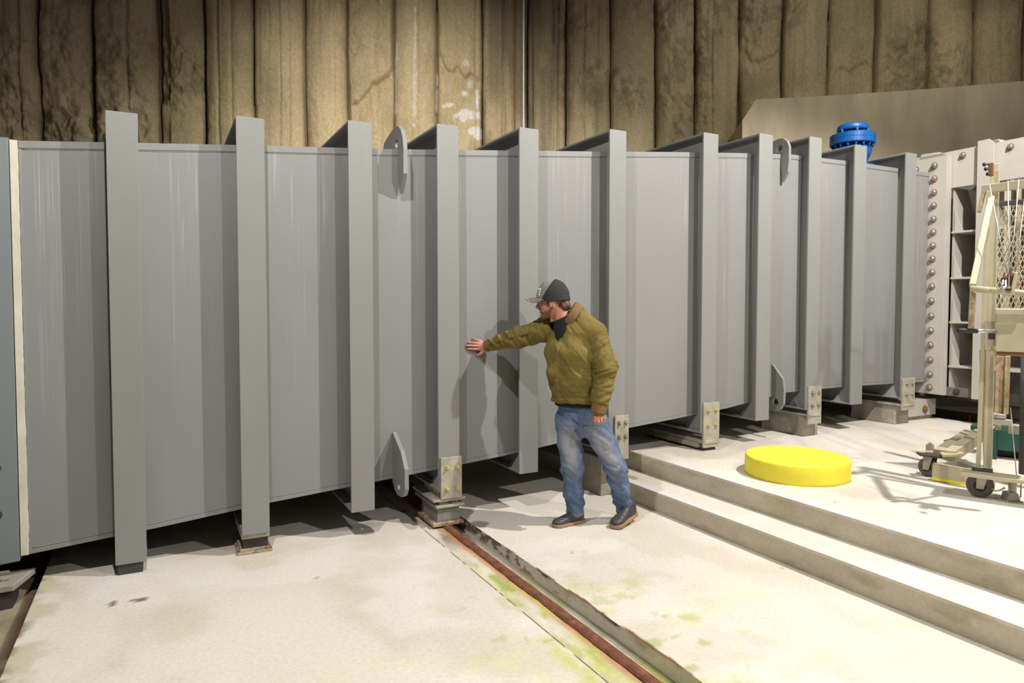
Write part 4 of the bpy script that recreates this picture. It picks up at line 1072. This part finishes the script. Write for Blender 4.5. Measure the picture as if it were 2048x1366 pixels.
# ---- cap
def cl(x, y, z): return CC + CM @ np.array((x, y, z), float)
cc = np.zeros(3); cr = (.122, .104, .152)
def cap_sdf(p):
    q = (p - CC) @ CM; d = smin(ell(q, cc, cr), np.maximum(head_sdf(p) - .009, .05 - q[:, 2]), .02); sh = np.maximum(d, -(d + .007))
    return smax(sh, -.004 + .06 * q[:, 0] - q[:, 2] * 1.0, .002)
V_, Q_ = surface_net(cap_sdf, CC - .17, CC + .18, .0028)
fq = ((V_[Q_].mean(1)) - CC) @ CM
fm = (fq[:, 0] < .080 - .72 * fq[:, 2]).astype(int)
cap = net_obj('cap', V_, Q_, [M['capgrey'], M['capblack']], person, fmat=fm); cap['label'] = 'grey-fronted cap with black mesh back'
nb_, na_ = 26, 14
Pt = np.zeros((na_, nb_, 3)); Pb = np.zeros_like(Pt)
for i in range(na_):
    t = i / (na_ - 1)
    for j in range(nb_):
        a_ = (j / (nb_ - 1) * 2 - 1) * math.radians(72)
        x0, y0 = cr[0] * .975 * math.cos(a_), cr[1] * .975 * math.sin(a_)
        x1, y1 = .206 - .085 * abs(math.sin(a_)) ** 2.8, .088 * math.sin(a_)
        x, y = x0 + (x1 - x0) * t, y0 + (y1 - y0) * t
        z = .034 - 5.6 * y * y * (.45 + .55 * t) + .002 * t
        Pt[i, j] = cl(x, y, z + .002) - ORG; Pb[i, j] = cl(x, y, z - .0015) - ORG
full = np.concatenate([Pt, Pb[::-1]], 0)
br = grid_mesh('brim', full, M['capgrey'], parent=cap); br['label'] = 'curved grey brim'
def on_crown(a, e, out=.0016):
    v = np.array((math.cos(e) * math.cos(a), math.cos(e) * math.sin(a), math.sin(e))); return cc + v * (np.array(cr) + out)
def badge(a0, a1, e0, e1, out, name, mm, par):
    G_ = np.array([[cl(*on_crown(a0 + (a1 - a0) * i / 8, e0 + (e1 - e0) * j / 8, out)) - ORG for j in range(9)] for i in range(9)])
    return grid_mesh(name, G_, M[mm], parent=par, flip=True)
R_ = math.radians
bdg = badge(R_(6), R_(50), R_(14), R_(38), .0050, 'badge', 'white', cap)
for e0 in (16, 22.5, 29):
    badge(R_(11), R_(45), R_(e0), R_(e0 + 3.6), .0064, 'badge_lettering', 'ink', cap)
m = MB(); m.lathe([(.008, 0), (.007, .004), (.002, .006)], 14, Vector(cl(0, 0, cr[2] - .001) - ORG)); m.build('button', M['capblack'], cap, True)

# ---- jacket
def arm_R(p, g=0): return smax(smin(rcone(p, RS, RE, .098 + g, .078 + g), rcone(p, RE, RW, .078 + g, .047 + g), .02), (p - RW) @ nrm(RW - RE) + .045, .012)
def arm_L(p, g=0): return smax(smin(rcone(p, LS, LE, .084 + g, .079 + g), rcone(p, LE, LW, .079 + g, .064 + g), .02), (p - LW) @ nrm(LW - LE) + .012, .014)
nbk = Pw(1149, 633, 4.95)
def torso(p, g=0):
    d = econe(p, hem, belly, (.178 + g, .128 + g), (.186 + g, .142 + g), TL, TF)
    d = smin(d, econe(p, belly, chest, (.186 + g, .142 + g), (.190 + g, .142 + g), TL, TF), .03)
    d = smin(d, econe(p, chest, shc, (.190 + g, .140 + g), (.150 + g, .100 + g), TL, TF), .03)
    d = smin(d, rcone(p, RS, LS, .074 + g, .074 + g), .05)
    d = smin(d, rcone(p, shc, nbk, .10 + g, .088 + g), .05)
    return smin(d, rcone(p, nbk, LS + UPV * .005, .080 + g, .074 + g), .04)
cN = nrm((-.84, .05, .54)); c1 = nrm(np.cross((0, 1, 0), cN)); c1 = -c1 if c1[0] < 0 else c1; c2 = np.cross(cN, c1)
cC = Pw(1139, 629, 4.925)
hemz = hem[2] - .012
def cast_f(f, px, py):
    o = np.array((0, 0, CAMH)); r = V3(ray(px, py)); r /= np.linalg.norm(r); ts = np.linspace(4.3, 5.8, 400); P_ = o + ts[:, None] * r
    return P_[np.argmax(f(P_) < 0)]
vA = cast_f(torso, 1113, 684); vB = cast_f(torso, 1116, 648)
cutn = nrm((.05, .0, 1))
def jacket_sdf(p):
    d = torso(p); d = smin(d, arm_R(p), .035); d = smin(d, arm_L(p), .018)
    # pocket flare at his right front, pouch at his left front
    d = smin(d, ell(p, Pw(1103, 745, 4.90), (.042, .06, .040)), .05)
    # blouson roll above the hem
    roll = econe(p, hem + UPV * .022, hem + UPV * .024, (.186, .136), (.186, .136), TL, TF)
    d = smin(d, roll, .012)
    armcut = np.minimum(arm_L(p), arm_R(p))
    low = hemz - p[:, 2] - (p[:, 0] - hem[0]) * .03
    d2 = smax(d, low, .008)
    d = np.where(armcut < d2, np.minimum(d2, np.maximum(armcut, -1)), d2)
    pl = (p - cC) @ cN + .004; d = smax(d, -np.maximum(-pl, np.linalg.norm(p - cC, axis=1) - .165), .006)
    neckhole = rcone(p, neckb - UPV * .01, hl(-.03, 0, -.10), .058, .075)
    d = smax(d, -neckhole, .006)
    return smax(d, -rcone(p, vA, vB, .010, .062), .006)
Vj, Qj = surface_net(jacket_sdf, (-.32, 4.55, .80), (1.02, 5.36, 1.60), .0058)
Vj = relax(Vj, Qj, 2, .4)
Nj = vnormals(Vj, Qj)
dt, dr, dl = torso(Vj), arm_R(Vj), arm_L(Vj)
part = np.argmin(np.stack([dt, dr, dl], 1), 1)
def frame_uv(V_, a, b, r, twist):
    ax = nrm(b - a); e1 = nrm(np.cross(ax, twist)); e2 = np.cross(ax, e1); q = V_ - a
    return np.arctan2(q @ e2, q @ e1) * r, q @ ax
def quilt(u, v, cell, amp):
    a = (u + v * .8) / cell; b = (u - v * .8) / cell; a = np.abs(a - np.round(a)); b = np.abs(b - np.round(b)); g = np.minimum(a, b) * cell
    return amp * (1 - np.exp(-(g / .006) ** 2)) - amp
ut = np.arctan2((Vj - belly) @ TL, (Vj - belly) @ TF) * .17; vt = Vj[:, 2]
disp = np.zeros(len(Vj))
q_t = quilt(ut, vt, .095, .0022)
wr_t = (fbm(ut * 9, vt * 13 + ut * 7, 0, 3, 21) - .5) * .018 + (fbm(ut * 16 + vt * 14, vt * 5, 0, 3, 22) - .5) * .012 + (vnoise(ut * 4, vt * 60, 0, 23) - .5) * .012 * sstep(hemz + .14, hemz + .03, vt)
def arm_d(a, b, c, seed, twist):
    u1, v1 = frame_uv(Vj, a, b, .075, twist); u2, v2 = frame_uv(Vj, b, c, .065, twist); L1 = np.linalg.norm(b - a)
    s2 = sstep(L1 * .92, L1 * 1.05, v1); u, v = u1 * (1 - s2) + u2 * s2, v1 * (1 - s2) + (L1 + v2) * s2
    fold = (fbm(u * 8, v * 34 + np.sin(u * 22) * 1.1, 0, 2, seed) - .5)
    near_e = np.exp(-((v - L1) / .11) ** 2)
    return quilt(u, v, .095, .0022), fold * (.026 + .012 * near_e) + (vnoise(u * 10, v * 60, 0, seed + 3) - .5) * .008 * sstep(L1, L1 + .15, v)
q_r, w_r = arm_d(RS, RE, RW, 31, UPV); q_l, w_l = arm_d(LS, LE, LW, 41, TF)
for k, (q_, w_) in enumerate(((q_t, wr_t), (q_r, w_r), (q_l, w_l))): disp = np.where(part == k, q_ + w_, disp)
blend = np.exp(-(np.abs(np.sort(np.stack([dt, dr, dl], 1), 1)[:, 1] - np.sort(np.stack([dt, dr, dl], 1), 1)[:, 0]) / .012) ** 2)
disp = disp * (1 - .6 * blend) - .006 * blend
# placket, pocket openings and their flaps
def polyd(V_, pts):
    best = np.full(len(V_), 9.)
    for a, b in zip(pts, pts[1:]):
        best = np.minimum(best, rcone(V_, a, b, 0, 0))
    return best
facing = Nj @ nrm((-.2, -1, 0)) > -.1
def cast_j(px, py):
    """point of the jacket front along the ray"""
    o = np.array((0, 0, CAMH)); r = V3(ray(px, py)); r /= np.linalg.norm(r); ts = np.linspace(4.3, 5.6, 260); P_ = o + ts[:, None] * r
    dd = jacket_sdf(P_); i = np.argmax(dd < 0); return P_[i]
plk = [cast_j(*a) for a in ((1116, 690), (1113, 712), (1111.5, 735), (1112, 760), (1115, 782), (1119, 800))]
dp = polyd(Vj, plk); disp += np.where(facing & (part == 0), .007 * (1 - sstep(.015, .020, dp)), 0)
poc = [cast_j(*a) for a in ((1142, 735), (1150, 745), (1162, 753), (1176, 756), (1186, 754))]
dq = polyd(Vj, poc); below = Vj[:, 2] < poc[2][2] + .004
pz = sstep(.09, .03, dq) * (Vj[:, 2] < np.interp(Vj[:, 0], [p[0] for p in poc], [p[2] for p in poc]))
disp += np.where(facing & (part == 0), .011 * pz, 0)
Vj = Vj + Nj * disp[:, None]
jacket = net_obj('jacket', Vj, Qj, M['olive'], person); jacket['label'] = 'olive green quilted bomber jacket'
m = MB(); m.tube([Vector(p_ + TF * .007 - ORG) for p_ in poc], .0055, 8); m.build('pocket_welt', M['olive'], jacket, True)
for x, y in ((1116, 690), (1112, 727), (1112, 760), (1119, 796)):
    m = MB(); c_ = cast_j(x, y); m.lathe([(.006, -.002), (.0065, .006), (.003, .009)], 14, Vector(c_ - ORG), Vector(TF).to_track_quat('Z', 'Y').to_matrix()); m.build('snap_button', M['brass'], jacket, True)
def cuff(a, b, r0, r1, name='cuff'):
    m = MB(); a, b = Vector(a - ORG), Vector(b - ORG); pts = [a.lerp(b, k / 8) for k in range(9)]
    m.tube(pts, r0, 36, r2=r1); return m.build(name, M['ribknit'], jacket, True)
ax = nrm(RW - RE); cuff(RW - ax * .060, RW - ax * .004, .046, .0455)
ax = nrm(LW - LE); cuff(LW - ax * .030, LW + ax * .055, .056, .053)
# standing collar
n = 60; A_ = np.zeros((n, 6, 3))
for i in range(n):
    t = math.radians(-158 + 316 * i / (n - 1))
    r_ = c1 * math.cos(t) * .096 + c2 * math.sin(t) * .086
    o_ = nrm(r_)
    hgt = .031 * (1 - .25 * (abs(t) / math.radians(158)) ** 4)
    prof = ((.008, -.032), (.011, 0.0), (.008, hgt - .01), (.0, hgt), (-.008, hgt - .012), (-.006, -.03))
    for j, (oo, zz_) in enumerate(prof): A_[i, j] = cC + r_ + o_ * oo + cN * (zz_ - .018) - ORG
A_ = np.concatenate([A_, A_[:, :1]], 1)
col_ = grid_mesh('collar', A_, M['ribknit'], parent=jacket)
# shirt under the open neck
V_, Q_ = surface_net(lambda p: smax(smin(torso(p, -.020), rcone(p, Pw(1136, 668, 4.93), Pw(1128, 640, 4.93), .10, .078), .02), (p - Pw(1112, 641, 4.85)) @ nrm((-.42, 0, .90)), .006), (.10, 4.6, 1.15), (.85, 5.3, 1.65), .007)
net_obj('shirt', V_, Q_, M['shirt'], person)
V_, Q_ = surface_net(lambda p: np.maximum(econe(p, hem - UPV * .030, hem, (.160, .116), (.165, .118), TL, TF), hemz - .024 - p[:, 2]), (.15, 4.6, .70), (.85, 5.3, 1.1), .007)
net_obj('shirt_hem', V_, Q_, M['shirt'], person)

# ---- jeans
def jeans_sdf(p):
    d = econe(p, pel0 + UPV * .01, pel1, (.163, .118), (.170, .122), TL, TF)
    d = smax(d, p[:, 2] - (hemz + .02), .005)
    r = smin(rcone(p, RH, RK, .100, .078), smin(rcone(p, RK, (RK + RA) / 2, .078, .071), rcone(p, (RK + RA) / 2, RA, .071, .066), .02), .03)
    l = smin(rcone(p, LH, LK, .104, .080), smin(rcone(p, LK, (LK + LA) / 2, .080, .072), rcone(p, (LK + LA) / 2, LA, .072, .067), .02), .03)
    r = smax(r, (p - RA) @ nrm(RA - RK) - .012, .004); l = smax(l, (p - LA) @ nrm(LA - LK) - .012, .004)
    return smin(d, np.minimum(r, l) * 1.0, .025)
Vk, Qk = surface_net(jeans_sdf, (.18, 4.62, .04), (1.10, 5.38, 1.02), .0062)
Vk = relax(Vk, Qk, 2, .4); Nk = vnormals(Vk, Qk)
leg = (np.minimum(rcone(Vk, LH, LK, .1, .08), rcone(Vk, LK, LA, .08, .06)) < np.minimum(rcone(Vk, RH, RK, .1, .08), rcone(Vk, RK, RA, .08, .06)))
disp = np.zeros(len(Vk)); col = np.zeros((len(Vk), 3))
kn_z = np.where(leg, LK[2], RK[2]); an_z = np.where(leg, LA[2], RA[2])
cx = np.where(leg, np.interp(Vk[:, 2], [LA[2], LK[2], LH[2]], [LA[0], LK[0], LH[0]]), np.interp(Vk[:, 2], [RA[2], RK[2], RH[2]], [RA[0], RK[0], RH[0]]))
cy = np.where(leg, np.interp(Vk[:, 2], [LA[2], LK[2], LH[2]], [LA[1], LK[1], LH[1]]), np.interp(Vk[:, 2], [RA[2], RK[2], RH[2]], [RA[1], RK[1], RH[1]]))
ang = np.arctan2(Vk[:, 0] - cx, -(Vk[:, 1] - cy)); uu = ang * .08; zz = Vk[:, 2]
kfold = np.exp(-((zz - kn_z + .02) / .05) ** 2)
stack_ = sstep(an_z + .24, an_z + .06, zz)
disp += (fbm(uu * 9, zz * 26 + np.sin(uu * 30 + leg * 2) * .8, leg * 5.0, 3, 61) - .5) * (.016 + .036 * kfold + .040 * stack_ * sstep(an_z + .01, an_z + .07, zz))
disp += (fbm(uu * 12 + zz * 10, zz * 7, leg * 3.0, 3, 62) - .5) * .024
crotch = Pw(1160, 850, 4.87)
disp += np.exp(-(np.linalg.norm(Vk - crotch, axis=1) / .13) ** 2) * (vnoise(np.arctan2(Vk[:, 0] - crotch[0], Vk[:, 2] - crotch[2]) * 5, 0, 0, 63) - .5) * .02
hemb = np.abs((zz - an_z)) < .030
disp += np.where((zz < an_z + .006) , .003, 0)
seam = np.exp(-((ang - np.where(leg, .75, .35)) * .08 / .004) ** 2)
disp += seam * .002
Vk = Vk + Nk * disp[:, None]
den = np.array((.100, .155, .285)); fade = np.array((.36, .36, .40))
col = den * (1 + (fbm(uu * 30, zz * 30, 0, 4, 66)[:, None] - .5) * .6) * np.ones((len(Vk), 1))
front = np.exp(-((ang + .15) / .75) ** 2)
fz = np.exp(-((zz - kn_z - .16) / .16) ** 2)
m_ = np.clip(front * fz * 1.15 + .25 * (fbm(uu * 14, zz * 9, 0, 4, 67) - .45), 0, .9); col = col * (1 - m_[:, None]) + fade * m_[:, None]
m_ = np.clip((fbm(uu * 20, zz * 34, 3, 3, 68) - .55) * 3, 0, 1) * .45; col = col * (1 - m_[:, None]) + np.array((.24, .30, .43)) * m_[:, None]
m_ = np.clip(seam * (np.sin(zz * 700) > 0) + ((zz < an_z + .004) & (zz > an_z - .004)) * .8, 0, 1) * .35; col = col * (1 - m_[:, None]) + np.array((.45, .42, .40)) * m_[:, None]
jeans = net_obj('jeans', Vk, Qk, M['denim'], person, col); jeans['label'] = 'faded blue jeans'

# ---- boots
def boot(heel, toe, lift_, name='boot'):
    h3, t3 = np.array(heel, float), np.array(toe, float); fx = nrm(t3 - h3); side = nrm(np.cross(UPV, fx)); fz_ = np.cross(fx, side); Lf = np.linalg.norm(t3 - h3)
    Rm = np.stack([fx, side, fz_], 1); k = Lf / .31
    def loc_(p): return ((p - h3) @ Rm) / k
    def outline(q, g):
        x, y = q[:, 0], q[:, 1]; q2 = np.stack([x, y], 1)
        def c2(a, b, ra, rb):
            a, b = np.array(a), np.array(b); ba = b - a; h = np.clip(((q2 - a) @ ba) / (ba @ ba), 0, 1); return np.linalg.norm(q2 - a - h[:, None] * ba, axis=1) - ra - (rb - ra) * h
        return smin(c2((.040, 0), (.13, .002), .038, .037), c2((.13, .002), (.245, 0), .037, .047), .03) + smax(x * 0, (x - .29), .02) * .8 - g
    def sole_s(p):
        q = loc_(p); return smax(outline(q, .004), np.abs(q[:, 2] - .013) - .013, .004) * k
    def up_s(p):
        q = loc_(p)
        a = lambda *v: np.array(v, float); L2 = a(0, 1, 0)
        d = econe(q, a(.064, 0, .095), a(.060, 0, .045), (.036, .046), (.040, .050), L2, a(1, 0, 0))
        d = smin(d, econe(q, a(.075, 0, .062), a(.190, 0, .038), (.038, .045), (.043, .036), L2, a(0, 0, 1)), .035)
        d = smin(d, ell(q, a(.232, 0, .030), (.062, .048, .034)), .02)
        d = smax(d, .020 - q[:, 2], .003); d = smax(d, outline(q, .001), .006); return smax(d, q[:, 2] - .112, .004) * k
    lo_, hi_ = np.minimum(h3, t3) - np.array((.09, .09, .02)), np.maximum(h3, t3) + np.array((.09, .09, .19))
    V1, Q1 = surface_net(up_s, lo_, hi_, .004); fq = loc_(V1[Q1].mean(1)); fm = (fq[:, 0] < .052 - (fq[:, 2] - .05) * .25).astype(int)
    N1 = vnormals(V1, Q1); q = loc_(V1); V1 = V1 + N1 * ((fbm(q[:, 0] * 40, q[:, 1] * 16, q[:, 2] * 30, 3, 71) - .5) * .005)[:, None]
    o = net_obj(name, V1, Q1, [M['boot'], M['bootheel']], person, fmat=fm); o['label'] = 'charcoal slip-on boot with brown heel'
    V2, Q2 = surface_net(sole_s, lo_, hi_, .004); s_ = net_obj('sole', V2, Q2, M['sole'], o); s_['label'] = 'tan gum sole'
boot((.545, 5.085, .0), (.285, 4.925, .0), 0)
boot((.935, 5.130, .045), (.722, 4.880, .0), 0)
# wedding ring
m = MB(); rc_ = Vector((knL[2] * .45 + midL[2] * .55) - ORG); axr = Vector(midL[2] - knL[2]).to_track_quat('Z', 'Y').to_matrix()
m.lathe([(.0098, -.0022), (.0112, -.0018), (.0112, .0018), (.0098, .0022)], 20, rc_, axr); m.build('ring', M['gold'], person, True)
